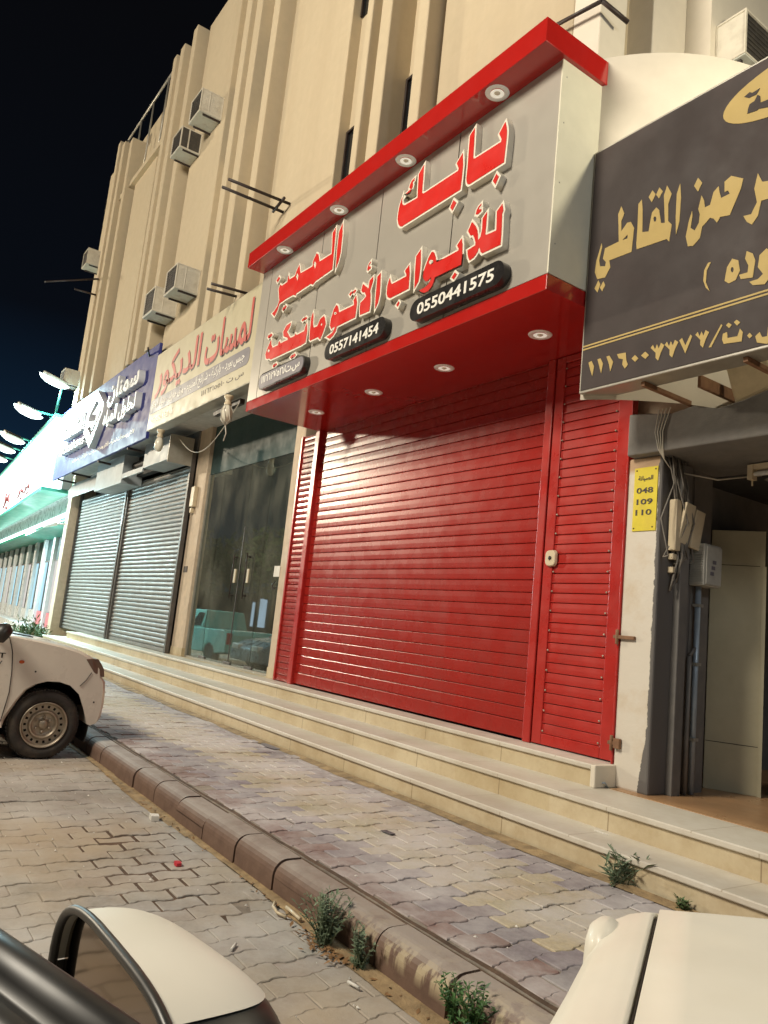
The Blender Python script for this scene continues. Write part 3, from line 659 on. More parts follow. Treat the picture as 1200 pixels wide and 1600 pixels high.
far_road.quad((-12.5, -11, -0.004), (6, -11, -0.004), (6, -6.4, -0.004), (-12.5, -6.4, -0.004), (0.25, 0.22, 0.19))
tag(far_road.build('road', M['road_paver']), kind='structure')
gut = MB()
gx = -20.0
while gx < 2:
    w = 0.045+0.025*math.sin(gx*2.1); w2 = 0.045+0.025*math.sin((gx+.25)*2.1)
    gut.quad((gx, -2.535, 0.012), (gx+.25, -2.535, 0.012), (gx+.25, -2.56-w2, 0.0035), (gx, -2.56-w2, 0.0035)); gx += .25
tag(gut.build('gutter', M['gutter']), kind='structure')

# kerb stones
kerb = MB()
kx = -40.0
while kx < 2.0:
    ln = 0.445
    dy, dz = rnd.gauss(0, .004), rnd.gauss(0, .003)
    prof = [(-2.54+dy, -0.05), (-2.54+dy, 0.075)]
    for a in range(0, 91, 15):
        prof.append((-2.54+dy+0.075*(1-math.cos(R(a))), 0.075+dz+0.075*math.sin(R(a))))
    prof += [(-2.392, 0.15+dz), (-2.385, 0.14), (-2.385, -0.05)]
    kerb.extrude_x(prof, kx+0.006, kx+ln-0.006, closed=True, smooth=False)
    kx += ln
tag(kerb.build('kerb', M['kerb'], bevel=0.008), kind='structure')

# pavement
tag(MB().box(-40, 2.0, -2.375, -0.93, -0.05, 0.1485).build('pavement_bed', M['joint']), kind='structure')
def walk_tone(x, y):
    c = -1.60-0.02*math.sin(x*1.3)
    if x < -9: c += 0.02*(x+9)
    if abs(y-c) < 0.30: return jit((0.45, 0.375, 0.235), 0.08)
    if y < -2.19: return jit((0.20, 0.105, 0.085), 0.12)
    return jit((0.235, 0.198, 0.215), 0.12)
def walk_gap(x, y):
    return 0.0010 + (0.0018 if rnd.random() < .2 else 0)
walk = pavers(-20.0, 1.2, -2.345, -1.00, 0.155, walk_tone, 0.0018, walk_gap, endgap=0.0026)
tag(walk.build('pavement', M['paver'], fix=False), kind='structure')
fw_ = MB().quad((-40, -2.38, 0.150), (-20, -2.38, 0.150), (-20, -0.95, 0.150), (-40, -0.95, 0.150), (0.2, .15, .14))
tag(fw_.build('pavement', M['paver']), kind='structure')
edge = MB()
ex = -20.0
while ex < 1.5:
    w, w2 = 0.035+0.02*math.sin(ex*3.3), 0.035+0.02*math.sin((ex+.2)*3.3)
    edge.quad((ex, -1.02-w, 0.157), (ex+.2, -1.02-w2, 0.157), (ex+.2, -0.955, 0.166), (ex, -0.955, 0.166)); ex += .2
tag(edge.build('pavement_edge_dirt', M['gutter']), kind='structure')

gj = MB(); gx = -20.0
while gx < 1.2:
    a_, b_ = .006*math.sin(gx*5.3)+.004*math.sin(gx*17), .006*math.sin((gx+.1)*5.3)+.004*math.sin((gx+.1)*17)
    gj.quad((gx, -2.392, .139), (gx+.1, -2.392, .139), (gx+.1, -2.350+b_, .1545), (gx, -2.350+a_, .1545)); gx += .1
tag(gj.build('kerb_joint', M['groove']), kind='structure')

# stone steps in front of the shops
steps = thing('stone_steps', (-8, -0.5, 0.15), 'three long beige stone steps with pale worn treads below the shops', 'steps')
def step(x0, x1, yf, yb, z0, z1, nm):
    a = pbox(nm, M['riser'], steps, x0, x1, yf+0.022, yb, z0, z1-0.034)
    MB().box(x0, x1+0.004, yf, yb, z1-0.034, z1).build('tread', M['tread'], steps, bevel=0.007)
step(-19.2, 1.2, -0.96, 1.0, 0.10, 0.300, 'riser')
step(-18.8, 1.2, -0.645, 1.0, 0.2995, 0.445, 'riser')
step(-18.2, -3.47, -0.285, -0.02, 0.4445, 0.591, 'riser')
pbox('end_cap', M['plaster_white'], steps, -3.466, -3.425, -0.29, -0.035, 0.446, 0.590, bevel=0.006, label='white painted end of the top step')

# ================================================================== THE BUILDING
bld = thing('apartment_building', (-11, 3, 0), 'cream plastered building with tall vertical fins and window air conditioners above the shops', 'building')
P = M['plaster']
pbox('wall', P, bld, -19.6, -3.78, -0.455, 9.0, 4.42, 12.3)
ROOF = 12.35
for x0, x1, zt in ((-5.55, -3.80, ROOF), (-9.29, -7.52, ROOF), (-13.27, -11.67, ROOF)):
    pbox('wall_panel', P, bld, x0, x1, -0.60, -0.245, 4.42, zt, bevel=0.012)
pbox('wall_panel', P, bld, -17.2, -15.65, -0.60, -0.245, 4.42, 10.90, bevel=0.012)
pbox('wall_panel', P, bld, -17.2, -15.65, -0.50, -0.246, 10.9, 11.75, bevel=0.012)
pbox('wall_panel', P, bld, -20.0, -19.3, -0.60, 5.0, 4.42, 12.33, bevel=0.012)
pbox('ledge', P, bld, -18.9, -14.75, -0.70, -0.24, 10.80, 10.92, bevel=0.008)
fins = [(-5.77, -5.60, ROOF), (-6.52, -6.31, ROOF+.1), (-6.84, -6.72, ROOF+.1), (-9.70, -9.49, ROOF+.1), (-10.44, -10.20, ROOF+.2), (-10.89, -10.68, ROOF+.2),
        (-13.72, -13.50, ROOF+.1), (-14.45, -14.22, ROOF+.15), (-14.90, -14.70, ROOF+.2), (-17.62, -17.40, 12.05), (-18.40, -18.17, 12.35), (-18.86, -18.66, 12.6)]
for x0, x1, zt in fins:
    pbox('fin', P, bld, x0, x1, -0.77, -0.245, 5.56 if x0 > -12.8 else 5.86, zt, bevel=0.012)
for xa, xb in ((-6.72, -6.52), (-10.68, -10.44), (-14.70, -14.45), (-18.66, -18.40)):
    pbox('wall_panel', P, bld, xa, xb, -0.60, -0.245, 4.42, ROOF-0.05)
slots = [(-7.52, -6.84), (-6.31, -5.77), (-11.67, -10.89), (-10.20, -9.70), (-15.65, -14.90), (-14.22, -13.72), (-19.30, -18.86), (-18.17, -17.62)]
for xa, xb in slots:
    for z0, z1 in ((5.75, 7.18), (8.75, 10.15)):
        w = pbox('window', M['window'], bld, xa+0.02, xb-0.02, -0.470, -0.4555, z0, z1)
        fr = MB()
        fr.box(xa+.005, xa+.035, -0.495, -.4705, z0, z1); fr.box(xb-.035, xb-.005, -0.495, -.4705, z0, z1)
        fr.box(xa+.035, xb-.035, -0.495, -.4705, z1-.03, z1); fr.box(xa+.035, xb-.035, -0.495, -.4705, (z0+z1)/2-.015, (z0+z1)/2+.015)
        fr.build('window_frame', M['black_metal'], w)
rail = MB()
rail.tube([(-18.75, -0.62, 12.62), (-14.75, -0.62, 12.62)], 0.028)
for x in (-18.5, -17.5, -16.6, -15.6, -14.95): rail.tube([(x, -0.62, 12.62), (x, -0.62, 11.0)], 0.02)
rail.build('roof_rail', M['alu'], bld)
# overhang soffit and ground-floor shell
pbox('soffit', M['soffit'], bld, -20.0, -3.5, -0.60, 8.9, 4.36, 4.415)
pbox('shop_wall', M['shop_dark'], bld, -20.0, -12.3, 0.30, 0.40, 0.592, 4.36)
pbox('shop_wall', M['shop_dark'], bld, -8.69, -3.46, 0.601, 0.70, 0.592, 4.36)
for x0, x1, y0 in ((-8.86, -8.60, 0.02), (-12.42, -11.92, 0.04)):
    pbox('pillar', M['pillar'], bld, x0, x1, y0, 0.6, 0.592, 4.36, bevel=0.01)
    pbox('pillar_base', M['riser'], bld, x0-.004, x1+.004, y0-.006, 0.55, 0.592, 0.72)
pbox('pillar', M['pillar'], bld, -20.35, -20.0, -0.25, 0.6, 0.30, 4.36, bevel=0.01)
# the near flank: rounded corner wall below, fins turned round the corner above
cor = MB()
arc = []
for i in range(0, 25):
    a = R(-58+3.6*i); arc.append((-4.30+1.597*math.cos(a), 0.722+1.597*math.sin(a)))
arc.append((-2.68, 1.6)); arc.append((-2.68, 6.0))
b0 = len(cor.v)
for x, y in arc: cor.v += [(x, y, 3.0), (x, y, 5.60), (x-.2*(x+4.2)/1.56, y+.05, 5.60)]
for i in range(len(arc)-1):
    cor.face([b0+3*i, b0+3*i+3, b0+3*i+4, b0+3*i+1], None, True); cor.face([b0+3*i+1, b0+3*i+4, b0+3*i+5, b0+3*i+2])
cor.build('corner_wall', M['plaster_white'], bld)
cap = MB(); cap.v = [(x, y, 5.55) for x, y in arc] + [(-4.4, 6.0, 5.55), (-4.4, -.2, 5.55)]; cap.face(list(range(len(cap.v))))
cap.build('corner_ledge', M['plaster_white'], bld)
pbox('wall_panel', M['plaster_white'], bld, -3.799, -3.53, -0.601, -0.30, 5.44, ROOF-.01, bevel=0.01)
pbox('wall_panel', M['plaster_white'], bld, -3.79, -3.53, 0.02, 0.449, 5.44, ROOF-.01, bevel=0.01)
pbox('wall_panel', M['plaster_white'], bld, -3.79, -3.30, 0.45, 3.2, 5.44, ROOF-.01)
pbox('wall_patch', M['pillar'], bld, -3.7, -3.02, 0.125, 0.29, 2.70, 3.72)
# concrete beam, painted column and the dark shop of the neighbour
beam = MB()
n = 26
xs = [-3.42+i*(4.4/n) for i in range(n+1)]
for i, x in enumerate(xs):
    top = 2.975+0.022*math.sin(x*5.1)+0.018*math.sin(x*12.7+1)+rnd.uniform(-.012, .012)
    beam.v += [(x, -0.15, 2.705), (x, -0.15, top), (x, 0.12, top+.01), (x, 0.55, 2.66)]
for i in range(n):
    for a, b in ((0, 1), (1, 2), (2, 3), (3, 0)): beam.face([4*i+a, 4*i+b, 4*i+4+b, 4*i+4+a])
beam.face([0, 1, 2, 3]); beam.face([4*n+3, 4*n+2, 4*n+1, 4*n])
beam.build('beam', M['grey_paint'], bld, bevel=0.01)
pbox('column', M['column'], bld, -3.452, -3.175, -0.08, 0.30, 0.4455, 2.70, bevel=0.014)
pbox('shop_wall', M['grey_paint'], bld, -3.45, -3.176, 0.301, 0.52, 0.4455, 2.72)
pbox('shop_wall', M['grey_paint'], bld, -3.60, -3.36, 0.521, 3.4, 0.4455, 2.72)
pbox('wall_pilaster', M['grey_paint'], bld, -3.18, -3.125, 0.10, 0.20, 0.4455, 2.66, bevel=0.008)
pbox('skirting', M['tan_tile'], bld, -3.365, -3.345, 0.525, 3.3, 0.4455, 0.545)
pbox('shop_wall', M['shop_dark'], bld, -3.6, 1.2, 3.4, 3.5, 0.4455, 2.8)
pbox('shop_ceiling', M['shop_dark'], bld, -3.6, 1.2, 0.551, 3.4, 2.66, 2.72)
cc = MB()
prof = []
x = -2.82
while x < 1.1:
    prof.append((x, 2.612+(0.012 if int(round((x+2.82)/.03)) % 2 else 0))); x += .03
for i, (x, z) in enumerate(prof): cc.v += [(x, 0.56, z), (x, 2.6, z)]
for i in range(len(prof)-1): cc.face([2*i, 2*i+1, 2*i+3, 2*i+2])
cc.build('ceiling_sheet', M['shop_ceiling'], bld)
pbox('shop_floor', M['tan_tile'], bld, -3.40, 1.2, -0.165, 3.4, 0.4, 0.4495)
# glass shop interior shell
ish = MB()
ish.box(-12.08, -8.8, 4.2, 4.3, 0.592, 4.36)
ish.box(-12.2, -12.085, 0.6, 4.2, 0.592, 4.36); ish.box(-8.80, -8.7, 0.6, 4.2, 0.592, 4.36)
ish.build('shop_wall', M['grey_paint'], bld)
pbox('shop_floor', M['tread'], bld, -12.08, -8.87, 0.2, 4.2, 0.55, 0.588)
pbox('threshold', M['riser'], bld, -18.2, -8.6, -0.0195, 0.32, 0.40, 0.5905)
pbox('shop_wall', M['grey_paint'], bld, -19.9, -12.42, 0.02, 0.05, 4.02, 4.36)

# ================================================================== RED SHOP: shutter and side door
def slat_profile(z0, z1, pitch, y, bulge, lip):
    prof = []
    z = z0
    while z < z1-1e-6:
        h = min(pitch, z1-z)
        prof += [(y+lip, z), (y-0.001, z+h*.05), (y-bulge*.7, z+h*.2), (y-bulge, z+h*.45), (y-bulge*.75, z+h*.72), (y-.001, z+h*.9), (y+lip, z+h*.93)]
        z += pitch
    prof.append((y+lip, z1))
    return prof
rs = thing('roller_shutter', (-6.2, 0, 0.591), 'wide closed red roller shutter with a narrow red side door under the red canopy', 'roller shutter')
mb = MB()
def flat_slats(mb, x0, x1, z0, z1, pitch, y, g=0.006, out=0.003):
    z = z0; y_0 = y; srnd = random.Random(5)
    prof = []
    while z < z1-1e-6:
        h = min(pitch, z1-z); y = y_0 + srnd.gauss(0, .0009)
        prof += [(y+g, z), (y+g, z+.003), (y-out*2.2, z+.004), (y-out*2.4, z+.011), (y-out*.6, z+.014), (y-out*1.0, z+h*.5), (y-out*.7, z+h-.008), (y-out*.2, z+h-.003), (y+g, z+h-.002)]
        z += pitch
    mb.extrude_x(prof, x0, x1)
flat_slats(mb, -8.10, -4.33, 0.735, 3.66, 0.1005, 0.0)
mb.build('shutter_curtain', M['red_paint'], rs)
pbox('bottom_rail', M['red_paint'], rs, -8.10, -4.33, -0.014, 0.02, 0.605, 0.733, bevel=0.006)
for x0, x1 in ((-8.19, -8.09), (-4.335, -4.255)):
    pbox('guide_rail', M['red_frame'], rs, x0, x1, -0.055, 0.03, 0.591, 3.66, bevel=0.008)
mb = MB(); flat_slats(mb, -8.56, -8.19, 0.595, 3.66, 0.073, -0.005, 0.005, 0.006)
mb.build('side_panel', M['red_paint'], rs)
pbox('edge_strip', M['red_frame'], rs, -8.60, -8.56, -0.03, 0.03, 0.591, 3.66, bevel=0.005)
door = pbox('side_door', M['red_frame'], rs, -4.245, -3.475, -0.02, 0.02, 0.600, 3.655, bevel=0.005)
mb = MB(); flat_slats(mb, -4.15, -3.60, 0.68, 3.60, 0.0755, -0.030, 0.008, 0.004)
mb.build('door_slats', M['red_door'], door)
fr = MB()
fr.box(-4.245, -4.15, -0.046, -0.0205, 0.600, 3.655); fr.box(-3.60, -3.475, -0.046, -0.0205, 0.600, 3.655)
fr.box(-4.15, -3.60, -0.046, -0.0205, 0.600, 0.68); fr.box(-4.15, -3.60, -0.046, -0.0205, 3.60, 3.655)
fr.build('door_frame', M['red_frame'], door, bevel=0.006)
pbox('door_edge', M['red_frame'], rs, -3.468, -3.454, -0.088, -0.02, 0.591, 2.98, bevel=0.003)
rv = MB()
for i in range(20):
    z = 0.70+i*0.15
    for x in (-4.135, -3.615): rv.lathe([(0.0, -.006), (0.006, -.004), (0.008, 0)], Matrix.Translation((x, -0.0465, z)) @ Matrix.Rotation(R(-90), 4, 'X'), 8)
rv.build('rivets', M['rim'], door)
lk = MB()
lk.prism([(x, -0.072, z) for x, z in pill(-4.205, -4.105, 1.945, 2.065, 5, .035)], [(x, -0.0465, z) for x, z in pill(-4.212, -4.098, 1.94, 2.07, 5, .035)])
lock = lk.build('lock', M['plastic'], door, bevel=0.005)
kh = MB(); kh.lathe([(0.0, -.006), (0.014, -.006), (0.016, 0)], Matrix.Translation((-4.155, -0.0725, 2.005)) @ Matrix.Rotation(R(-90), 4, 'X'), 12)
kh.box(-4.158, -4.152, -0.081, -0.0785, 1.985, 2.02)
kh.build('keyhole', M['black_metal'], door)
for z, m_ in ((1.44, 'rust'), (0.73, 'rust')):
    h = MB(); h.box(-3.49, -3.32 if z > 1 else -3.40, -0.105, -0.082, z-.012, z+.012)
    h.tube([(-3.46, -0.10, z-.05), (-3.46, -0.10, z+.05)], 0.012)
    if z < 1: h.box(-3.44, -3.39, -0.11, -0.083, z-.03, z+.035)
    h.build('door_bolt', M[m_], rs, bevel=0.003)

# ================================================================== RED SHOP SIGN with canopy
sg = thing('shop_sign', (-5.8, -0.6, 3.66), 'large silver fascia sign with raised red Arabic lettering between glossy red canopies', 'shop sign')
pbox('canopy', M['red_gloss'], sg, -8.15, -3.45, -1.035, -0.003, 3.66, 3.775, bevel=0.004)
pbox('fascia', M['red_gloss'], sg, -8.155, -3.415, -1.245, -0.602, 5.375, 5.562, bevel=0.004)
pbox('sign_box', M['black'], sg, -8.145, -3.457, -1.020, -0.605, 3.777, 5.373)
xsn = [-8.148, -7.90, -6.715, -5.635, -4.54, -3.456]
for a, b in zip(xsn, xsn[1:]):
    pbox('face_panel', M['acp'], sg, a+.006, b-.006 if b < -3.5 else b, -1.034, -1.0205, 3.778, 5.372)
ep = pbox('end_panel', M['acp_end'], sg, -3.4565, -3.444, -1.036, -0.603, 3.777, 5.373, bevel=0.002)
rv = MB()
for z in (4.0, 4.45, 4.9, 5.25): rv.lathe([(0, .003), (0.005, .002), (.006, 0)], Matrix.Translation((-3.444, -0.99, z)) @ Matrix.Rotation(R(90), 4, 'Y'), 8)
rv.build('rivets', M['alu'], ep)
pbox('end_panel', M['acp'], sg, -8.152, -8.1485, -1.02, -0.603, 3.777, 5.373, label='silver far end panel')
def downlight(x, y, z):
    T = Matrix.Translation((x, y, z)) @ Matrix.Rotation(R(180), 4, 'X')
    d = MB(); d.lathe([(0.052, -.0), (0.060, .006), (0.085, .007), (0.092, .0)], T, 28)
    o = d.build('downlight', M['white_lamp'], sg)
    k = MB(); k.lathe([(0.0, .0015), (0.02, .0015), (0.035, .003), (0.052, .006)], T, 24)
    k.build('reflector', M['reflector_glow'], o)
    k = MB(); k.lathe([(0.0, .012), (0.012, .011), (0.022, .004), (0.024, .002)], T, 16)
    k.build('lamp_bulb', M['bulb'], o)
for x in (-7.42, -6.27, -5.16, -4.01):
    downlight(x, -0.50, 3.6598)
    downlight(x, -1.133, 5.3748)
for word in TRACED['main']:
    b = cutout('lettering', M['letter_body'], word, -1.092, 0.057, sg, grow=0.017)
    cutout('letter_face', M['letter_red'], word, -1.0955, 0.006, b)
for x0, x1, z0, z1, txt in ((-4.90, -3.80, 3.80, 3.99, '0550441575'), (-6.27, -5.25, 3.80, 3.99, '0557141454')):
    pl = cutout('number_plate', M['black_plate'], [pill(x0, x1, z0+.003, z1)], -1.108, 0.073, sg)
    lettering('digits', txt, M['white_text'], pl, x0+.10, x1-.10, z0+.045, z1-.045, -1.1115, 0.006, 0.02)
pl = cutout('number_plate', M['black_plate'], [pill(-7.72, -6.67, 3.803, 3.99)], -1.108, 0.073, sg)
cutout('plate_face', M['slate'], [pill(-7.705, -6.685, 3.818, 3.975)], -1.111, 0.004, pl)
lettering('digits', arabic('س.ت/١١١٦٦٢٧٥١٦'), M['white_text'], pl, -7.64, -6.76, 3.845, 3.955, -1.1135, 0.004, 0.02)

# ================================================================== BROWN SIGN on the right
bs = thing('shop_sign', (-2.3, -0.58, 3.03), 'dark brown sign with gold Arabic lettering on iron brackets over the open shop', 'shop sign')
pbox('sign_box', M['alu'], bs, -3.44, -1.15, -0.664, -0.49, 3.03, 4.82, bevel=0.006)
pbox('sign_face', M['brown_vinyl'], bs, -3.425, -1.165, -0.668, -0.6645, 3.048, 4.803)
for word in TRACED['brown']:
    cutout('lettering', M['gold'], word, -0.6715, 0.003, bs)
ov = []
for i in range(48):
    a = 2*math.pi*i/48; ov.append((-1.93+0.515*math.cos(a), 4.575+0.178*math.sin(a)))
ovl = cutout('oval_panel', M['gold'], [ov], -0.6715, 0.003, bs)
for word in TRACED['oval']:
    cutout('lettering', M['brown_vinyl'], word, -0.6745, 0.003, ovl)
ln = MB(); ln.box(-3.424, -1.166, -0.671, -0.6685, 3.332, 3.343); ln.box(-3.424, -1.166, -0.671, -0.6685, 3.354, 3.365)
ln.build('double_line', M['gold'], bs)
for bb in ((-2.975, -2.945, -0.62, 0.02, 2.998, 3.028), (-2.30, -2.27, -0.62, 0.2, 2.998, 3.028), (-2.79, -2.765, -0.3, 0.25, 3.04, 3.12)):
    pbox('bracket', M['rust'], bs, *bb, bevel=0.003)

# ================================================================== YELLOWED DECOR SIGN
ls = thing('shop_sign', (-10.7, -0.7, 4.2), 'yellowed cream sign with faded red Arabic lettering over a grey band above the glass shopfront', 'shop sign')
pbox('sign_box', M['alu'], ls, -12.72, -8.66, -0.796, -0.602, 4.20, 5.545, bevel=0.006)
pbox('sign_face', M['cream_vinyl'], ls, -12.71, -8.67, -0.80, -0.7965, 4.212, 5.533)
for dx, dz, y, m_ in ((0.025, -0.03, -0.803, 'text_shadow'), (0, 0, -0.8055, 'faded_red')):
    lettering('lettering', arabic('لمسات'), M[m_], ls, -10.43+dx, -8.86+dx, 4.80+dz, 5.40+dz, y, 0.0025, 0.016)
    lettering('lettering', arabic('الديكور'), M[m_], ls, -12.55+dx, -10.62+dx, 4.72+dz, 5.40+dz, y, 0.0025, 0.016)
bp = cutout('band', M['slate'], [pill(-12.70, -8.80, 4.475, 4.715, 6, .09)], -0.8035, 0.003, ls)
lettering('lettering', arabic('جبس بورد - باركية - شرائح المنيوم - ورق جدران - بديل الرخام'), M['white_text'], bp, -12.6, -8.95, 4.50, 4.70, -0.806, 0.0025, 0.006)
lettering('lettering', arabic('س ت ١١١٦٢١٥٥١٠'), M['text_shadow'], ls, -10.35, -8.92, 4.32, 4.42, -0.803, 0.002, 0.004)
lettering('lettering', '0500216216', M['alu'], ls, -12.55, -11.5, 4.30, 4.40, -0.803, 0.002, 0.004)

# ================================================================== NAVY SIGN
ns = thing('shop_sign', (-16.7, -0.6, 4.2), 'navy blue sign with raised white lettering and rhombus emblem over the grey shutters', 'shop sign')
pbox('sign_box', M['blue_vinyl'], ns, -20.15, -12.90, -0.745, -0.69, 4.13, 5.84, bevel=0.006)
def bx_(v): return v*0.9792
def bz_(v): return (v-1.32)*0.9792+1.32
def raised(txt, x0, x1, z0, z1, bold=0.025):
    lettering('lettering', txt, M['sil_letter'], ns, bx_(x0), bx_(x1), bz_(z0), bz_(z1), -0.86, 0.115, bold)
raised(arabic('سمنان'), -15.75, -13.75, 5.15, 5.72)
raised(arabic('لحلول المياه'), -15.85, -13.75, 4.72, 5.12)
raised('samnan', -19.5, -17.5, 5.02, 5.42, 0.008)
raised('solutions', -19.5, -17.3, 4.66, 4.90, 0.008)
E_ = [[(-16.62, 5.72), (-15.95, 5.30), (-15.95, 5.12), (-16.62, 4.46), (-17.3, 4.88), (-17.3, 5.30)],
      [(-16.60, 5.50), (-17.05, 5.22), (-17.05, 5.10), (-16.45, 5.02), (-16.45, 5.16), (-16.80, 5.22), (-16.35, 5.38)],
      [(-16.64, 4.70), (-17.05, 4.95), (-16.85, 4.98), (-16.62, 4.84), (-16.20, 5.10), (-16.20, 5.22), (-16.05, 5.14)]]
cutout('emblem', M['sil_letter'], [[(bx_(x), bz_(z)) for x, z in p] for p in E_], -0.875, 0.13, ns)
lettering('lettering', arabic('فلاتر ومحطات تحلية - فلاتر ومحطات شرب - خزانات - مضخات'), M['white_text'], ns, -18.2, -13.65, 4.31, 4.43, -0.7475, 0.0025, 0.02)
for x in (-14.0, -16.0, -18.2, -19.6): MB().tube([(x, -0.72, 4.11), (x, 0.1, 4.08)], 0.025, 6).build('bracket', M['black_metal'], ns)

# ================================================================== WINDOW AIR CONDITIONERS
AC_GROUP = 'window air conditioners on the building'
def make_ac(W=0.80, H=0.66, D=0.62):
    """local frame: back on the wall at y=0, sticking out towards -y"""
    t = thing('window_air_conditioner', (0, 0, 0), 'x', 'air conditioner', AC_GROUP)
    c = MB()
    c.box(-W/2, W/2, -D, 0, 0, .03); c.box(-W/2, W/2, -D, 0, H-.03, H)
    for x in (-W/2, W/2-.03):
        c.box(x, x+.03, -D, -D+.035, .03, H-.03); c.box(x, x+.03, -.03, 0, .03, H-.03)
    c.box(-W/2+.01, -W/2+.022, -D+.035, -.03, .03, H-.03); c.box(W/2-.022, W/2-.01, -D+.035, -.03, .03, H-.03)
    c.box(W/2-.012, W/2-.002, -D*.62, -D*.57, .03, H-.03)
    c.build('casing', M['ac_case'], t, bevel=0.006)
    g = MB()
    g.box(-W/2+.03, W/2-.03, -D+.035, -D+.045, .03, H-.03)
    g.build('coil', M['ac_dark'], t)
    b = MB()
    for i in range(9): b.box(-W/2+.03, W/2-.03, -D+.012, -D+.024, .06+i*(H-.12)/8-.0035, .06+i*(H-.12)/8+.0035)
    for i in range(5): b.box(-W/2+.03+(W-.065)*i/4, -W/2+.035+(W-.065)*i/4, -D+.024, -D+.030, .03, H-.03)
    b.build('grille', M['guide'], t)
    l = MB()
    for i in range(9):
        l.box(W/2-.0105, W/2-.004, -D*.53, -.06, .08+i*.055, .10+i*.055)
    for i in range(9):
        l.box(W/2-.0105, W/2-.004, -D+.06, -D*.66, .08+i*.055, .10+i*.055)
    l.build('louvres', M['ac_case'], t)
    p = MB(); p.box(-W/2+.01, W/2-.01, -D+.01, -.01, -.018, -.001)
    p.build('base_pan', M['ac_base'], t, bevel=0.004)
    for x in (-W/2+.04, W/2-.08): MB().box(x, x+.04, -D*.8, .02, -.06, -.019).build('support_rail', M['black_metal'], t)
    return t
ac = make_ac()
ac_spots = [((-12.1, -0.60, 9.6), 0, 'upper pale air conditioner of the pair high on the wall, with a stained underside'),
            ((-13.0, -0.60, 9.4), 0, 'air conditioner with dark open sides just below the upper one of the high pair'),
            ((-12.0, -0.60, 6.4), 0, 'pale louvred air conditioner nearest above the yellowed cream sign'),
            ((-13.0, -0.60, 6.3), 0, 'air conditioner with bluish underside just left of the one above the cream sign'),
            ((-19.5, -0.60, 9.5), 0, 'air conditioner standing out from the far corner of the building high against the sky'),
            ((-19.9, -0.60, 6.5), 0, 'air conditioner on the far corner just above the bright shop, beside a floodlight'),
            ((-3.30, 0.82, 6.05), R(90), 'white air conditioner on the near flank of the building above the brown sign')]
for i, (p, a, lab) in enumerate(ac_spots):
    t = ac if i == 0 else dup(ac)
    t.location = p; t.rotation_euler = (0, 0, a); t['label'] = lab
    t.scale = ((.64,)*3, (.61,)*3, (.64,)*3, (.67,)*3, (.61,)*3, (.58,)*3, (1,)*3)[i]
    if i == 6: t.scale = (.75, .42, .6)
    if i in (1,):
        q_ = MB(); q_.box(.4-.0035, .4+.001, -.58, -.40, .035, .625); q_.box(.4-.0035, .4+.001, -.35, -.04, .035, .625)
        q_ = q_.build('open_side', M['ac_dark'], None); q_.parent = t
bpy.context.view_layer.update()

# ================================================================== IRON SIGN BRACKETS ON THE WALL
def iron(name, segs, label, r=0.02):
    b = MB()
    for s in segs:
        a, c = Vector(s[0]), Vector(s[1]); b.tube([a, c], r, 6)
    o = b.build(name, M['black_metal'], None, loc=segs[0][0])
    return tag(o, label, 'bracket', 'rusty brackets on the facade')
iron('iron_bracket', [((-8.55, -0.72, 6.68), (-8.86, -0.72, 6.61)), ((-8.62, -0.60, 6.67), (-8.62, -1.464, 6.637)), ((-8.80, -0.60, 6.63), (-8.80, -1.468, 6.612))],
     'dark iron bracket of two bars sticking out above the left end of the red canopy')
iron('iron_bracket', [((-9.40, -0.60, 5.65), (-9.40, -1.218, 5.60)), ((-9.60, -0.60, 5.65), (-9.60, -1.197, 5.60))],
     'short dark iron bracket just above the yellowed cream sign')
iron('iron_bar', [((-3.45, -0.68, 6.05), (-4.05, -0.68, 6.18)), ((-3.45, -0.68, 6.05), (-3.40, -0.44, 5.98))], 'dark iron bar on the near corner above the red sign', 0.018)
iron('iron_bar', [((-18.62, -0.76, 8.93), (-18.62, -1.9, 8.45)), ((-18.62, -0.76, 8.52), (-18.62, -1.25, 8.50))], 'thin dark iron bars reaching out from the far end of the building against the sky', 0.022)
iron('iron_bar', [((-13.42, -0.75, 5.72), (-12.95, -0.92, 5.70))], 'short dark rod behind the top corner of the navy sign', 0.018)

# ================================================================== OLD BULBS UNDER THE CREAM SIGN
def bulb(x, y, z, label):
    t = thing('light_bulb', (x, y, z), label, 'light bulb')
    T = Matrix.Translation((x, y, z)) @ Matrix.Diagonal((.72, .72, .8, 1))
    s = MB(); s.lathe([(0.0, 0), (0.085, 0), (0.080, -.04), (0.055, -.07), (0.055, -.12), (0.07, -.13), (0.06, -.16)], T, 16); s.build('lamp_holder', M['plastic'], t)
    g = MB(); g.lathe([(0.05, -.16), (0.075, -.20), (0.095, -.28), (0.09, -.36), (0.06, -.42), (0.0, -.44)], T, 16)
    g.build('bulb', M['bulb'], t)
    return t
b1 = bulb(-9.15, -0.86, 4.10, 'energy saving bulb with dangling wires under the right end of the cream sign')
b2 = bulb(-11.75, -0.86, 4.06, 'pale bulb hanging under the left end of the cream sign')
w = MB()
for k in range(7):
    a = 2*math.pi*k/7
    w.tube([(-9.15+.03*math.cos(a), -.86+.03*math.sin(a), 3.98), (-9.15+.075*math.cos(a), -.86+.075*math.sin(a), 3.90), (-9.15+.07*math.cos(a+.4), -.86+.07*math.sin(a+.4), 3.78), (-9.15, -.86, 3.70)], 0.006, 5)
w.tube([(-9.15, -.86, 3.72), (-9.13, -.84, 3.60), (-9.16, -.85, 3.50)], 0.008, 5)
w.build('loose_wire', M['cable_white'], b1)
cb = MB()
pts = []
for i in range(15):
    u = i/14; pts.append((-12.3+3.0*u, -0.35-0.3*u, 4.10-0.42*math.sin(math.pi*u)-0.02*u))
cb.tube(pts, 0.006, 5)
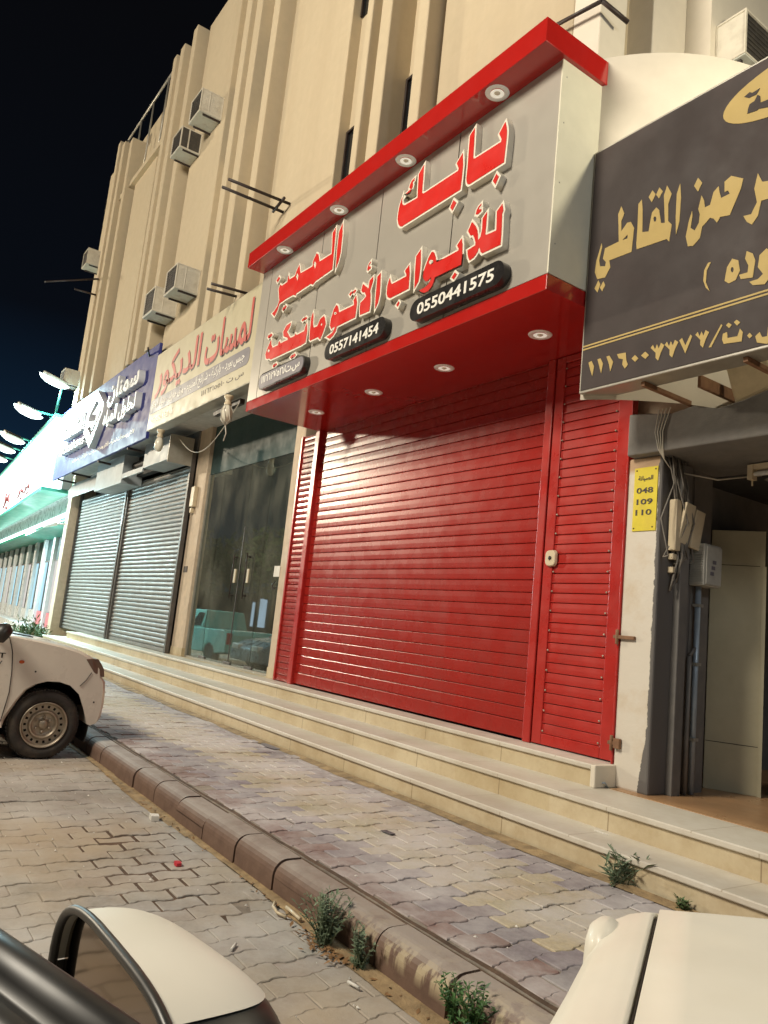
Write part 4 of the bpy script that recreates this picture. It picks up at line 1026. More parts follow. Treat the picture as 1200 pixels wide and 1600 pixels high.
tag(cb.build('hanging_cable', M['cable_white'], None, loc=pts[0]), 'thin white cable sagging below the cream sign', 'cable')
ib = MB()
for k, (x, z) in enumerate(((-9.35, 4.10), (-9.75, 4.08))): ib.box(x-.5, x, -0.62, -0.55, z, z+.07)
tag(ib.build('iron_bracket', M['black_metal'], None, loc=(-9.6, -.58, 4.1)), 'pair of short dark bars under the cream sign beside the bulb', 'bracket', 'rusty brackets on the facade')

# ================================================================== GLASS SHOPFRONT
gs = thing('glass_shopfront', (-10.6, 0.12, 0.592), 'tall dusty glass shopfront with a dark green film above, between two beige pillars', 'shopfront')
gx_ = [-11.915, -11.28, -10.30, -9.60, -8.865]
for a, b in zip(gx_, gx_[1:]):
    MB().box(a+.006, b-.006, 0.115, 0.125, 0.62, 3.54).build('glass_pane', M['glass'], gs)
pbox('film_panel', M['film'], gs, -11.915, -8.865, 0.105, 0.135, 3.545, 4.355)
fr = MB()
fr.box(-11.918, -11.89, 0.09, 0.15, 0.592, 3.545); fr.box(-8.89, -8.862, 0.09, 0.15, 0.592, 3.545)
fr.box(-11.89, -8.89, 0.09, 0.15, 0.592, 0.62)
fr.build('metal_frame', M['alu'], gs)
for x in (-10.42, -9.98):
    h = MB(); h.tube([(x, 0.06, 1.55), (x, 0.06, 2.2)], 0.009, 8); h.tube([(x, 0.06, 1.6), (x, .115, 1.6)], .01, 6); h.tube([(x, .06, 2.15), (x, .115, 2.15)], .01, 6)
    h.build('door_handle', M['black_metal'], gs)
    pbox('lock', M['plastic'], gs, x-.03, x+.03, 0.095, 0.114, 1.78, 1.98, bevel=.004)
for x in (-11.25, -10.32, -9.62):
    pbox('floor_clamp', M['guide'], gs, x-.12, x+.12, 0.10, 0.114, 0.622, 0.66, bevel=.004)
pbox('door_seal', M['black_metal'], gs, -10.308, -10.292, 0.11, 0.13, 0.62, 2.6)
# inside the glass shop
fb = MB()
for a in ((-11.9, -11.86, .74, 2.05), (-11.2, -11.16, .74, 2.05)): fb.box(a[0], a[1], 0.55, 0.58, .595, 2.0)
fb.box(-11.86, -11.2, 0.55, 0.58, 1.95, 2.0)
tag(fb.build('empty_frame', M['white_lamp'], None, loc=(-11.5, .55, .6)), 'thin white metal frame standing behind the shop glass', 'frame')
lp = thing('pendant_cord', (-10.2, 0.9, 3.7), 'thin cords hanging behind the shop glass', 'cord')
c = MB(); c.tube([(-10.9, .9, 4.3), (-10.9, .9, 2.2)], .008, 5); c.tube([(-9.9, .7, 4.3), (-9.92, .7, 1.3)], .008, 5); c.tube([(-9.6, .5, 3.6), (-9.75, .5, 1.0)], .012, 5)
c.build('cord', M['cable_white'], lp)
stk = MB(); stk.box(-11.0, -10.2, 2.4, 3.0, .59, 1.5); stk.box(-10.1, -9.5, 1.8, 2.4, .59, 1.2)
tag(stk.build('carton_stack', M['dry'], None, loc=(-10.5, 2.5, .6)), 'brown cartons deep inside the glass shop', 'carton')

# ================================================================== GREY SHUTTERS
def grey_shutter(x0, x1, label):
    t = thing('roller_shutter', ((x0+x1)/2, 0, .591), label, 'roller shutter', 'closed grey shutters under the navy sign')
    mb = MB(); mb.extrude_x(slat_profile(0.66, 3.75, 0.079, 0.0, 0.018, 0.010), x0+.07, x1-.07)
    mb.build('shutter_curtain', M['shutter_grey'], t)
    pbox('bottom_rail', M['shutter_grey'], t, x0+.07, x1-.07, -0.012, .02, .598, .658, bevel=.004)
    for a, b in ((x0, x0+.075), (x1-.075, x1)): pbox('guide_rail', M['guide'], t, a, b, -0.055, 0.019, .591, 4.0, bevel=.005)
    return t
grey_shutter(-19.99, -16.02, 'far closed grey steel shutter beside the bright shop, half lit by its glow')
g2 = grey_shutter(-15.93, -12.43, 'closed grey steel shutter next to the glass shopfront')
pbox('divider', M['guide'], g2, -16.018, -15.932, -0.075, 0.04, .591, 3.75, bevel=.005)
hs = thing('shutter_housing', (-15, -.25, 3.6), 'blue grey roller housing with a broken open panel above the grey shutters', 'shutter box')
pbox('housing_panel', M['housing'], hs, -13.78, -12.46, -0.46, -0.06, 3.76, 4.19, bevel=.006)
pbox('housing_panel', M['housing'], hs, -17.0, -15.05, -0.46, -0.06, 3.62, 4.19, bevel=.006)
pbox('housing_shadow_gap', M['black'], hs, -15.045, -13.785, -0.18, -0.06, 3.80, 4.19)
pbox('housing_lip', M['housing'], hs, -15.045, -13.785, -0.46, -0.42, 3.70, 3.80, bevel=.004)
pbox('end_plate', M['alu'], hs, -12.455, -12.435, -0.47, -0.05, 3.72, 4.20, bevel=.003)
r_ = MB(); r_.tube([(-15.0, -.22, 3.98), (-13.8, -.22, 3.98)], .09, 14); r_.build('roller', M['black_metal'], hs)
r_ = MB(); r_.extrude_x([(-.40, 3.70), (-.42, 3.9), (-.30, 4.1), (-.1, 4.15)], -19.7, -17.05, smooth=True); r_.build('roll', M['shutter_grey'], hs)
sbx = MB(); sbx.box(-12.33, -12.18, -.03, .036, 3.02, 3.36); sbx.box(-12.31, -12.24, -.02, .036, 2.92, 3.0)
tag(sbx.build('switch_box', M['plastic'], None, loc=(-12.25, 0, 3.1), bevel=.006), 'small yellowed switch box on the pillar between shutter and glass', 'switch box')
for (x0, x1, z0, z1, lab, m_) in ((-12.33, -12.17, 1.93, 2.03, 'small dark plate on the pillar left of the glass', 'black_metal'), (-9.0, -8.84, 1.86, 2.0, 'small white sticker on the pillar beside the red shutter', 'paper')):
    y = 0.036 if x0 < -10 else 0.016
    tag(MB().box(x0, x1, y-.004, y+.002, z0, z1).build('sticker', M[m_], None, loc=(x0, y, z0)), lab, 'sticker')
tg = MB(); tg.tube([(-8.93, .012, 1.80), (-8.98, 0, 1.75), (-8.95, 0, 1.70), (-8.86, 0, 1.72)], .008, 5)
tag(tg.build('wire_hook', M['black_metal'], None, loc=(-8.93, .01, 1.75)), 'small bent wire hook on the pillar beside the red shutter', 'hook')

# ================================================================== BRIGHT SHOP at the far left
BO = Vector((-20.36, -0.80, 0)); BA = R(180-3.1)
bd = Vector((math.cos(BA), math.sin(BA), 0)); bn = Vector((bd.y, -bd.x, 0))
if bn.y > 0: bn = -bn
TB = Matrix(((bd.x, -bn.x, 0, BO.x), (bd.y, -bn.y, 0, BO.y), (0, 0, 1, 0), (0, 0, 0, 1)))   # local: x along the front, y into the shop
shop = thing('lit_shop', tuple(BO), 'brightly lit white shop with glowing sign, green trim and glass front at the far left', 'shop')
def sb(name, m, *b, bevel=0.0, parent=None):
    return MB().box(*b, T=TB).build(name, m, parent or shop, bevel=bevel)
sb('wall', M['white_clad'], 0.02, 26, 0.35, 6, 4.0, 5.9)
sgn = sb('sign_face', M['sign_glow'], 0.03, 26, -0.06, 0.30, 3.98, 5.78)
sb('sign_edge', M['green_metal'], 0.02, 26, -0.10, 0.30, 5.785, 5.86)
sb('sign_edge', M['green_metal'], 0.02, 26, -0.12, 0.55, 3.90, 3.975)
mk = MB()
def squig(x, z, s):
    mk = MB()
    for pts in ([(0, 0), (.25, .35), (.55, .1), (.9, .25), (1.3, .05)], [(.2, -.2), (.5, -.28), (.8, -.15)], [(1.5, .5), (1.5, 0), (1.9, -.1)]):
        mk.tube([TB @ Vector((x+px_*s, -0.075, z+pz*s)) for px_, pz in pts], .045*s, 6)
    mk.build('sign_mark', M['sign_mark'], sgn)
for q_ in ((3.0, 4.25, .5), (4.3, 4.25, .6), (8.0, 4.3, .8)): squig(*q_)


sb('header_panel', M['white_clad'], -.2, 26, 0.76, 0.9, 3.45, 4.2)
sb('neon_strip', M['neon'], 0.0, 26, 0.60, 0.68, 3.335, 3.46)
sb('neon_strip', M['neon'], 0.0, 0.12, 0.60, 0.68, 3.465, 4.1)
sb('canopy_edge', M['green_metal'], 0.0, 26, 0.58, 1.6, 3.24, 3.33)
sb('canopy_edge', M['green_metal'], -.22, -0.01, 0.56, 0.70, 3.24, 4.3)
x = 0.15
k = 0
while x < 24:
    sb('column', M['white_clad'], x, x+.40, 1.33, 1.52, 0.33, 3.235, bevel=.01)
    w_ = sb('shop_window', M['win_glow'] if k % 3 != 2 else M['win_glow_pale'], x+.43, x+2.03, 1.44, 1.46, 0.80, 2.45)
    sb('upper_pane', M['film'], x+.405, x+2.05, 1.43, 1.46, 2.50, 3.23)
    sb('lower_panel', M['pink'] if k in (0, 2, 3) else M['white_clad'], x+.405, x+2.05, 1.42, 1.46, 0.33, 0.78)
    sb('window_frame', M['guide'], x+.405, x+2.05, 1.41, 1.45, 2.452, 2.498)
    sb('window_frame', M['guide'], x+1.2, x+1.24, 1.40, 1.438, 0.80, 2.45)
    k += 1; x += 2.06
sb('plinth', M['white_clad'], 0.05, 26, 0.8, 1.7, 0.0, 0.33)
cmr = MB(); cmr.tube([TB @ Vector((-.1, .35, 3.10)), TB @ Vector((0.15, .1, 3.02))], .05, 8); cmr.tube([TB @ Vector((-.2, .58, 3.12)), TB @ Vector((-.1, .35, 3.10))], .02, 6)
tag(cmr.build('security_camera', M['white_lamp'], None, loc=tuple(TB @ Vector((-.1, .35, 3.10)))), 'small white security camera under the green edge of the lit shop', 'camera')

# floodlights on arms over the lit sign
fl_group = 'floodlights over the lit shop sign'
labs = ['nearest floodlight on an arm over the lit sign, beside the corner air conditioner', 'second floodlight over the lit sign, with a clear green arm', 'third floodlight along the lit sign', 'fourth floodlight along the lit sign, at the photo edge', 'farthest floodlight low at the photo edge']
for i, (L, lab) in enumerate(zip(((-19.6, -1.17, 6.5), (-20.75, -1.45, 5.86), (-24.96, -1.13, 5.88), (-26.96, -1.06, 5.88), (-29.15, -.95, 5.88)), labs)):
    L = Vector(L)
    yb = BO.y + (L.x-BO.x)/bd.x*bd.y - .04
    P0 = Vector((L.x, yb, 5.87)) if i else Vector((L.x-.9, -.86, 5.87)); P1 = L+Vector((0, .2, .03))
    t = thing('floodlight', tuple(P0), lab, 'floodlight', fl_group)
    a = MB(); a.tube([P0, P1], .03, 6); a.build('arm', M['green_metal'], t)
    TF = Matrix.Translation(L) @ Matrix.Rotation(R(18), 4, 'Y') @ Matrix.Rotation(R(-14), 4, 'X')
    h = MB(); h.box(-.30, .30, -.26, .26, .0, .09, T=TF); h.build('lamp_head', M['alu'], t, bevel=.02)
    g = MB(); g.lathe([(0, -.13), (.16, -.12), (.28, -.08), (.34, -.03), (.35, -.002)], TF @ Matrix.Diagonal((1.4, 1.05, 1.15, 1)), 24); g.build('lens', M['led_white'], t)
    if i < 4:
        lamp('floodlight_light', 'AREA', tuple(L+Vector((0, 0, -.2))), 350 if i == 0 else 800, (0.62, 0.95, 1.0), 0.4, target=(L.x+.3, .6, 2.0))
lamp('lit_shop_light', 'AREA', tuple(TB @ Vector((0.9, -0.9, 3.6))), 150, (0.62, 0.96, 1.0), 0.8, target=(-17.0, -1.2, 0.8))

# ================================================================== NEIGHBOUR SHOP THINGS
for q_ in (2.5, 7.5): lamp('lit_shop_light', 'AREA', tuple(TB @ Vector((q_, .2, 3.15))), 170, (0.72, 0.97, 1.0), 1.0, target=tuple(TB @ Vector((q_-.6, 1.2, 1.0))))
cab = thing('metal_cabinet', (-3.0, 0.9, .4495), 'tall beige steel cabinet with an open front in the dark shop doorway', 'cabinet')
TC = Matrix.Translation((-3.292, 0.715, .4495)) @ Matrix.Rotation(R(29.5), 4, 'Z')
c = MB()
c.box(0, .36, 0, .02, 0, 1.86, T=TC); c.box(0, .36, .78, .80, 0, 1.86, T=TC); c.box(0, .02, .02, .78, 0, 1.86, T=TC)
c.box(.02, .36, .02, .78, 1.84, 1.858, T=TC); c.box(.02, .36, .02, .78, 0.05, .07, T=TC)
c.build('cabinet_body', M['cabinet'], cab, bevel=.004)
for z in (.55, 1.05, 1.5): MB().box(.02, .35, .02, .78, z, z+.02, T=TC).build('shelf', M['cabinet'], cab)
for z in (.33, 1.60): MB().box(.004, .356, -.0025, -.0005, z, z+.004, T=TC).build('panel_seam', M['black_metal'], cab)
l = MB(); l.box(.33, .362, -.012, -.001, 1.6, 1.858, T=TC); l.box(.345, .372, -.010, -.001, 0, 1.60, T=TC); l.build('door_edge', M['cabinet'], cab)
bin_ = MB(); bin_.box(-2.80, -2.3, .9, 1.4, .45, .85); 
tag(bin_.build('crate', M['shop_dark'], None, loc=(-2.6, 1.1, .45)), 'dark crate inside the doorway beside the cabinet', 'crate')

mt = thing('meter_box', (-3.17, .35, 1.84), 'grey electric meter box with ribbed side on the dark doorway wall', 'meter box')
pbox('box_body', M['meter'], mt, -3.172, -3.06, 0.27, 0.47, 1.845, 2.135, bevel=.006)
pbox('cover', M['meter'], mt, -3.058, -3.05, 0.285, 0.465, 1.855, 2.12, bevel=.004)
l = MB()
for i in range(16): l.box(-3.165, -3.07, 0.262, 0.269, 1.86+i*.0165, 1.867+i*.0165)
l.build('ribs', M['meter'], mt)
l = MB()
for i in range(3): l.box(-3.0495, -3.047, 0.33+.012*i, 0.37+.012*i, 1.92+.04*i, 1.945+.04*i)
l.build('stickers', M['slate'], mt)
cp = thing('cover_panel', (-3.12, .15, 2.3), 'pair of yellowed plastic covers hanging askew among cables under the beam', 'cover')
for dy, dz, a in ((0.10, 0, 8), (0.225, -.03, 5)):
    T = Matrix.Translation((-3.10, dy, 2.235+dz)) @ Matrix.Rotation(R(a), 4, 'Y') @ Matrix.Rotation(R(-6), 4, 'X')
    MB().box(-.012, .012, -.055, .055, -.13 if dy < .2 else -.12, .15, T=T).build('cover', M['plastic'], cp, bevel=.006)
MB().box(-3.165, -3.105, 0.0, 0.06, 2.05, 2.40).build('trunking', M['plastic'], cp, bevel=.005)
pp = thing('conduit_pipe', (-3.15, .33, .46), 'blue grey conduit pipe running down the dark wall below the meter box', 'pipe')
c = MB(); c.tube([(-3.135, .33, .455), (-3.135, .33, 1.84)], .020, 10); c.build('pipe', M['pipe'], pp)
c = MB(); c.tube([(-3.138, .262, .455), (-3.138, .262, 1.36)], .016, 10); c.tube([(-3.138, .262, 1.36), (-3.136, .32, 1.42)], .012, 8); c.build('pipe', M['grey_paint'], pp)
c = MB()
for z in (.8, 1.3, 1.7): c.box(-3.16, -3.108, .305, .355, z, z+.02)
c.build('pipe_clip', M['alu'], pp)
cbs = thing('cable_bundle', (-3.15, .05, 2.3), 'tangle of dusty cables hanging at the corner below the beam', 'cables')
c = MB()
r2 = random.Random(3)
for k in range(13):
    y = -.05+.02*k*.7; y2 = y+r2.uniform(-.05, .10)
    z1 = r2.uniform(1.75, 2.2)
    pts = [(-3.15+r2.uniform(-.02, .03), y, 2.69), (-3.13+r2.uniform(-.02, .04), y+r2.uniform(-.03, .05), 2.5), (-3.12+r2.uniform(-.03, .05), y2+r2.uniform(-.05, .05), 2.25), (-3.14+r2.uniform(-.01, .05), y2+r2.uniform(-.04, .06), 2.0), (-3.15, y2, z1), (-3.13, y2+.06, z1+.12)]
    cc_ = []
    for a_, b_ in zip(pts, pts[1:]):
        for u in (0, .33, .66): cc_.append(tuple(Vector(a_).lerp(Vector(b_), u)))
    c.tube(cc_, r2.uniform(.004, .008), 5)
c.build('cables', M['cable'], cbs)
c = MB()
for k in range(4):
    c.tube([(-3.17+.03*k, -.156, 3.0), (-3.19+.02*k, -.158, 2.84), (-3.16+.012*k, -.158, 2.72), (-3.15, -.10, 2.66), (-3.13, .02, 2.55)], .004, 5)
c.tube([(-3.13, .1, 2.6), (-3.0, .3, 2.58), (-2.8, .5, 2.63)], .006, 5)
c.build('cables', M['cable_white'], cbs)
c = MB()
for z in (1.90, 1.99): c.box(-3.172, -3.13, .02, .06, z, z+.04)
c.build('connector', M['plastic'], cbs, bevel=.004)
ft = thing('fluorescent_tube', (-2.7, .33, 2.6), 'unlit fluorescent tube fitting on the dark doorway ceiling', 'lamp')
c = MB(); c.tube([(-2.76, .33, 2.60), (-1.5, .33, 2.60)], .016, 12); c.build('tube', M['white_lamp'], ft)
c = MB(); c.box(-2.79, -2.755, .30, .36, 2.56, 2.66); c.box(-2.775, -1.5, .31, .35, 2.63, 2.665); c.tube([(-2.77, .33, 2.56), (-2.77, .33, 2.52)], .006, 6); c.build('fitting', M['plastic'], ft)
yn = thing('notice_plate', (-3.3, -.09, 2.2), 'yellow notice plate with black stencilled numbers on the painted column', 'notice')
pbox('plate', M['yellow'], yn, -3.395, -3.203, -.088, -.0825, 2.175, 2.625, bevel=.002)
for txt, z0, z1, x0, x1 in ((arabic('الصيانة'), 2.525, 2.565, -3.36, -3.24), ('048', 2.44, 2.48, -3.37, -3.235), ('109', 2.36, 2.40, -3.365, -3.235), ('110', 2.285, 2.325, -3.37, -3.24)):
    lettering('stencil_text', txt, M['text_shadow'], yn, x0, x1, z0, z1, -.0905, .002, .02)
c = MB()
for x, z in ((-3.375, 2.605), (-3.222, 2.605), (-3.38, 2.195), (-3.23, 2.20)): c.lathe([(0, -.004), (.005, -.003), (.006, 0)], Matrix.Translation((x, -.088, z)) @ Matrix.Rotation(R(-90), 4, 'X'), 8)
c.build('nail', M['black_metal'], yn)
ypl = MB(); ypl.box(-2.66, -2.38, -.10, -.06, 2.99, 3.30, T=Matrix.Translation((-2.52, -.08, 2.99)) @ Matrix.Rotation(R(-16), 4, 'Y') @ Matrix.Translation((2.52, .08, -2.99)))
tag(ypl.build('lamp_cover', M['plastic'], None, loc=(-2.52, -.08, 3.0), bevel=.02), 'yellowed plastic lamp cover standing on the grey beam under the brown sign', 'cover')

# ================================================================== WHITE PICKUP at the kerb (nose towards the shops)
def wheel(parent, cx, cy, cz, rad, wid, face=1):
    """wheel with its axle along X, outer face towards +X when face=1"""
    T = Matrix.Translation((cx, cy, cz)) @ Matrix.Rotation(R(90*face), 4, 'Y')
    t = MB(); rr = rad
    t.lathe([(rr*.66, -wid*.1), (rr*.68, .0), (rr*.80, .012), (rr*.93, .004), (rr*.985, -.02), (rr, -.05), (rr, -wid+.05), (rr*.985, -wid+.02), (rr*.9, -wid), (rr*.6, -wid)], T, 44)
    for k in range(60):
        a = 2*math.pi*k/60
        q = T @ Matrix.Rotation(a, 4, 'Z')
        t.box(rr-.006, rr+.006, -.010, .010, -wid+.03, -.03, T=q)
    w = t.build('wheel', M['rubber'], parent)
    r = MB(); s = rr*.66
    r.lathe([(s, -.012), (s*1.005, .006), (s*.97, .010), (s*.93, .000), (s*.90, -.028), (s*.87, -.030)], T, 44)
    r.lathe([(s*.665, -.034), (s*.62, -.012), (s*.57, -.004), (s*.53, -.010), (s*.50, -.030), (s*.46, -.036), (s*.20, -.036), (s*.19, -.022), (s*.15, -.016), (0, -.016)], T, 44)
    n = 18
    for k in range(n):
        a0, a1 = 2*math.pi*(k-.31)/n, 2*math.pi*(k+.31)/n
        q = []
        for rr_, h in ((s*.875, -.031), (s*.66, -.034)):
            for a in (a0, a1): q.append(T @ Vector((rr_*math.cos(a), rr_*math.sin(a), h)))
        r.quad(q[0], q[1], q[3], q[2])
    r.lathe([(s*.72, -.0335), (s*.66, -.0338)], T, 44); r.lathe([(s*.88, -.0308), (s*.835, -.0315)], T, 44)
    for k in range(6):
        a = 2*math.pi*k/6
        r.lathe([(0, -.020), (.012, -.020), (.014, -.036)], T @ Matrix.Translation((s*.33*math.cos(a), s*.33*math.sin(a), 0)), 6)
    r.build('rim', M['rim'], w)
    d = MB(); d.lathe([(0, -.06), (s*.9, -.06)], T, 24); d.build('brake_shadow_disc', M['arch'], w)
    return w
XS = -6.85
pk = thing('pickup_truck', (-7.55, -4.2, 0), 'dusty white pickup truck parked nose to the kerb at the left', 'pickup truck')
side = [(-2.497, .45), (-2.500, .557), (-2.515, .645), (-2.545, .675), (-2.56, .745), (-2.585, .79), (-2.632, .833), (-2.751, .885), (-2.895, .919), (-3.085, .949), (-3.25, .972), (-3.40, .985),
        (-5.05, .98), (-5.10, .93), (-6.55, .93), (-6.60, .40), (-6.55, .33)]
arch2 = [(-5.55+.36*math.cos(R(a)), .27+.36*math.sin(R(a))) for a in range(170, 9, -20)]
arch1 = [(-3.285, .25), (-3.257, .311), (-3.222, .387), (-3.18, .472), (-3.128, .55), (-3.054, .60), (-2.967, .626), (-2.866, .626), (-2.776, .60), (-2.696, .532), (-2.643, .419), (-2.627, .287)]
outline = side + [(-5.92, .30)] + arch2 + [(-5.18, .26)] + arch1 + [(-2.60, .278), (-2.554, .297), (-2.507, .342)]
W2 = 1.42
def loft(poly, xs, name, m, parent, bevel=0.0):
    """side outline (y, z) carried across the width; (x, inset) stations draw it in towards the middle line"""
    cy = sum(p[0] for p in poly)/len(poly); b = MB(); k = len(poly)
    for x, sc in xs:
        for y, z in poly:
            b.v.append((x, y-(sc if y > cy else -sc)*1.0 if z > .3 else y, z - sc*.35 if z > .75 else z))
    for i in range(len(xs)-1):
        for j in range(k):
            b.face([i*k+j, i*k+(j+1) % k, (i+1)*k+(j+1) % k, (i+1)*k+j])
    b.face(list(range(k))); b.face([(len(xs)-1)*k+j for j in range(k)][::-1])
    return b.build(name, m, parent, bevel=bevel, seg=3)
body = loft(outline, [(XS-.001, .035), (XS-.03, .010), (XS-.10, 0), (XS-.5, -.018), (XS-.71, -.022), (XS-W2+.5, -.018), (XS-W2+.10, 0), (XS-W2+.03, .010), (XS-W2, .035)], 'body', M['white_car'], pk, bevel=0.0)
for p in body.data.polygons: p.use_smooth = True
md = body.modifiers.new('edge', 'EDGE_SPLIT'); md.split_angle = R(38)
cabp = [(-3.40, .98), (-3.78, 1.44), (-3.95, 1.50), (-4.85, 1.49), (-5.0, 1.42), (-5.06, .98)]
cb_ = MB(); k = len(cabp)
for x, tz in ((XS-.03, 0), (XS-.15, 1), (XS-W2+.15, 1), (XS-W2+.03, 0)):
    for y, z in cabp: cb_.v.append((x if tz else x - (.10*(z-.98)/.5 if x > -7.5 else -.10*(z-.98)/.5), y, z+(0.03 if tz and z > 1.3 else 0)))
for i in range(3):
    for j in range(k): cb_.face([i*k+j, i*k+(j+1) % k, (i+1)*k+(j+1) % k, (i+1)*k+j])
cb_.face(list(range(k))); cb_.face([3*k+j for j in range(k)][::-1])
cb_.build('cab', M['white_car'], pk, bevel=.02)
gl = MB(); gl.quad((XS-.035, -3.56, 1.02), (XS-.105, -3.86, 1.40), (XS-.105, -4.35, 1.42), (XS-.035, -4.35, 1.02)); gl.quad((XS-.035, -4.42, 1.02), (XS-.105, -4.42, 1.42), (XS-.10, -4.85, 1.40), (XS-.035, -4.93, 1.02))
gl.build('side_window', M['car_glass'], pk)
gl = MB(); gl.quad((XS-.18, -3.385, 1.02), (XS-W2+.18, -3.385, 1.02), (XS-W2+.22, -3.74, 1.43), (XS-.22, -3.74, 1.43)); gl.build('windscreen', M['car_glass'], pk)
hl = MB()
lamp_o = [(-2.728, .824), (-2.68, .832), (-2.628, .832), (-2.590, .788), (-2.562, .744), (-2.551, .681), (-2.596, .683), (-2.651, .721)]
hl.prism([(XS+.010 - (.022 if y > -2.6 else 0), y+.012, z) for y, z in lamp_o], [(XS-.20, y+.012, z) for y, z in lamp_o])
h_ = hl.build('headlight', M['headlight'], pk, bevel=.006)
hl2 = MB(); hl2.prism([(XS-W2-.004, y, z) for y, z in lamp_o], [(XS-W2+.20, y+.012, z) for y, z in lamp_o]); hl2.build('headlight', M['headlight'], pk, bevel=.006)
gr = MB(); gr.box(XS-W2+.25, XS-.25, -2.56, -2.490, .60, .74); gr.build('grille', M['trim'], pk, bevel=.01)
mk_ = MB(); mk_.prism([(XS+.006, -3.216+.020*math.cos(2*math.pi*i/14), .772+.014*math.sin(2*math.pi*i/14)) for i in range(14)], [(XS-.03, -3.216+.022*math.cos(2*math.pi*i/14), .772+.016*math.sin(2*math.pi*i/14)) for i in range(14)])
mk_.build('marker_light', M['orange'], pk)
sm = MB()
def groove(pts, w=.0035):
    sm.tube([(XS+.0015, y, z) for y, z in pts], w, 5)
groove([(-3.345, .975), (-3.315, .90), (-3.296, .839), (-3.279, .696), (-3.272, .528), (-3.287, .402), (-3.30, .30)])
groove([(-2.655, .716), (-2.69, .65), (-2.735, .598)], .003)
groove([(-4.38, .97), (-4.38, .32)])
sm.build('panel_gap', M['black_metal'], pk)
ar = MB(); b_ = len(ar.v)
inn = [(-2.95+.345*math.cos(R(a)), .262+.375*math.sin(R(a))) for a in range(-20, 201, 10)]
for y, z in inn: ar.v += [(XS-.03, y, z), (XS-.40, y, z)]
for i in range(len(inn)-1): ar.face([2*i, 2*i+1, 2*i+3, 2*i+2])
n0 = len(ar.v); ar.v += [(XS-.40, y, z) for y, z in inn]; ar.face(list(range(n0, len(ar.v))))
ar.build('arch_liner', M['arch'], pk)
RAD = .277
wheel(pk, XS-.025, -2.963, RAD-.004, RAD, .20, 1)
wheel(pk, XS-.025, -5.55, RAD-.004, RAD, .20, 1)
wheel(pk, XS-W2+.025, -2.963, RAD-.004, RAD, .20, -1)
wheel(pk, XS-W2+.025, -5.55, RAD-.004, RAD, .20, -1)
mi = MB(); mi.lathe([(0, .05), (.04, .045), (.075, .02), (.085, -.01), (.06, -.05), (0, -.06)], Matrix.Translation((XS+.10, -3.42, 1.0)) @ Matrix.Rotation(R(60), 4, 'X') @ Matrix.Diagonal((1, 1, 1.2, 1)), 20)
mi.tube([(XS+.1, -3.42, .98), (XS-.03, -3.44, .965)], .02, 8)
mi.build('wing_mirror', M['trim'], pk)
wp = MB(); wp.prism([(XS-.10, -3.36, .988), (XS-.06, -3.15, .968), (XS-.14, -3.18, .985)], [(XS-.10, -3.36, 1.00), (XS-.06, -3.15, .975), (XS-.14, -3.18, .99)])
wp.build('cowl', M['trim'], pk)
def sidemap(y, z, h): return (XS+.003, y, z)
lettering('door_text', 'XT', M['text_shadow'], pk, -3.455, -3.345, .795, .835, 0, .002, .02, mapf=sidemap)
lettering('door_text', '٦٧', M['text_shadow'], pk, -3.42, -3.36, .74, .775, 0, .002, .02, mapf=sidemap)
dn = MB()
for y, z in ((-3.10, .70), (-2.60, .47)): dn.lathe([(0, .002), (.008, .0)], Matrix.Translation((XS+.001, y, z)) @ Matrix.Rotation(R(90), 4, 'Y'), 8)
dn.build('paint_chip', M['black_metal'], pk)

# ================================================================== CREAM CAR the photo is taken beside (near right and lower left)
car = thing('cream_car', (-0.3, -4.2, 0), 'cream car close to the camera, its wing mirror, black door edge and bonnet corner showing', 'car')
hd = Vector((-.53, .848, 0)).normalized(); sd = Vector((hd.y, -hd.x, 0))       # heading, and to its right
PN = Vector((-.835, -3.30, 0))
def cpt(s_, t_, z): return tuple(PN + sd*s_ + hd*t_ + Vector((0, 0, z)))
# bonnet: lofted plates to the right of the shut line
def sheet(name, m, fn, us, vs, parent, thick=0.012):
    b = MB(); nv = len(vs)
    for u in us:
        for v in vs: b.v.append(fn(u, v))
    for i in range(len(us)-1):
        for j in range(nv-1): b.face([i*nv+j, (i+1)*nv+j, (i+1)*nv+j+1, i*nv+j+1], None, True)
    o = b.build(name, m, parent)
    md = o.modifiers.new('solid', 'SOLIDIFY'); md.thickness = thick; md.offset = -1
    return o
def nose(t):   # how far the front edge falls
    return t
def bonnet(u, v):
    s_ = 0.006 + u*1.05
    edge = .016*math.sin(min(1, u*1.0)*math.pi)*4.2      # front edge bows forward in the middle
    ang = max(0.0, v)                                     # 0..1 : over the front edge
    if v <= 0: t_, z = edge + v*1.25, .897 + .035*math.sin(min(1, u+.08)*math.pi*.9) + .03*(-v)
    else:
        a = v*math.pi/2; t_, z = edge + .075*math.sin(a), .897 + .035*math.sin(min(1, u+.08)*math.pi*.9) - .075*(1-math.cos(a))
    return cpt(s_, t_, z)
us = [i/20 for i in range(21)]
vs = [-1, -.8, -.6, -.45, -.3, -.2, -.1, -.05, 0, .15, .3, .45, .6, .8, 1]
sheet('bonnet', M['cream_car'], bonnet, us, vs, car)
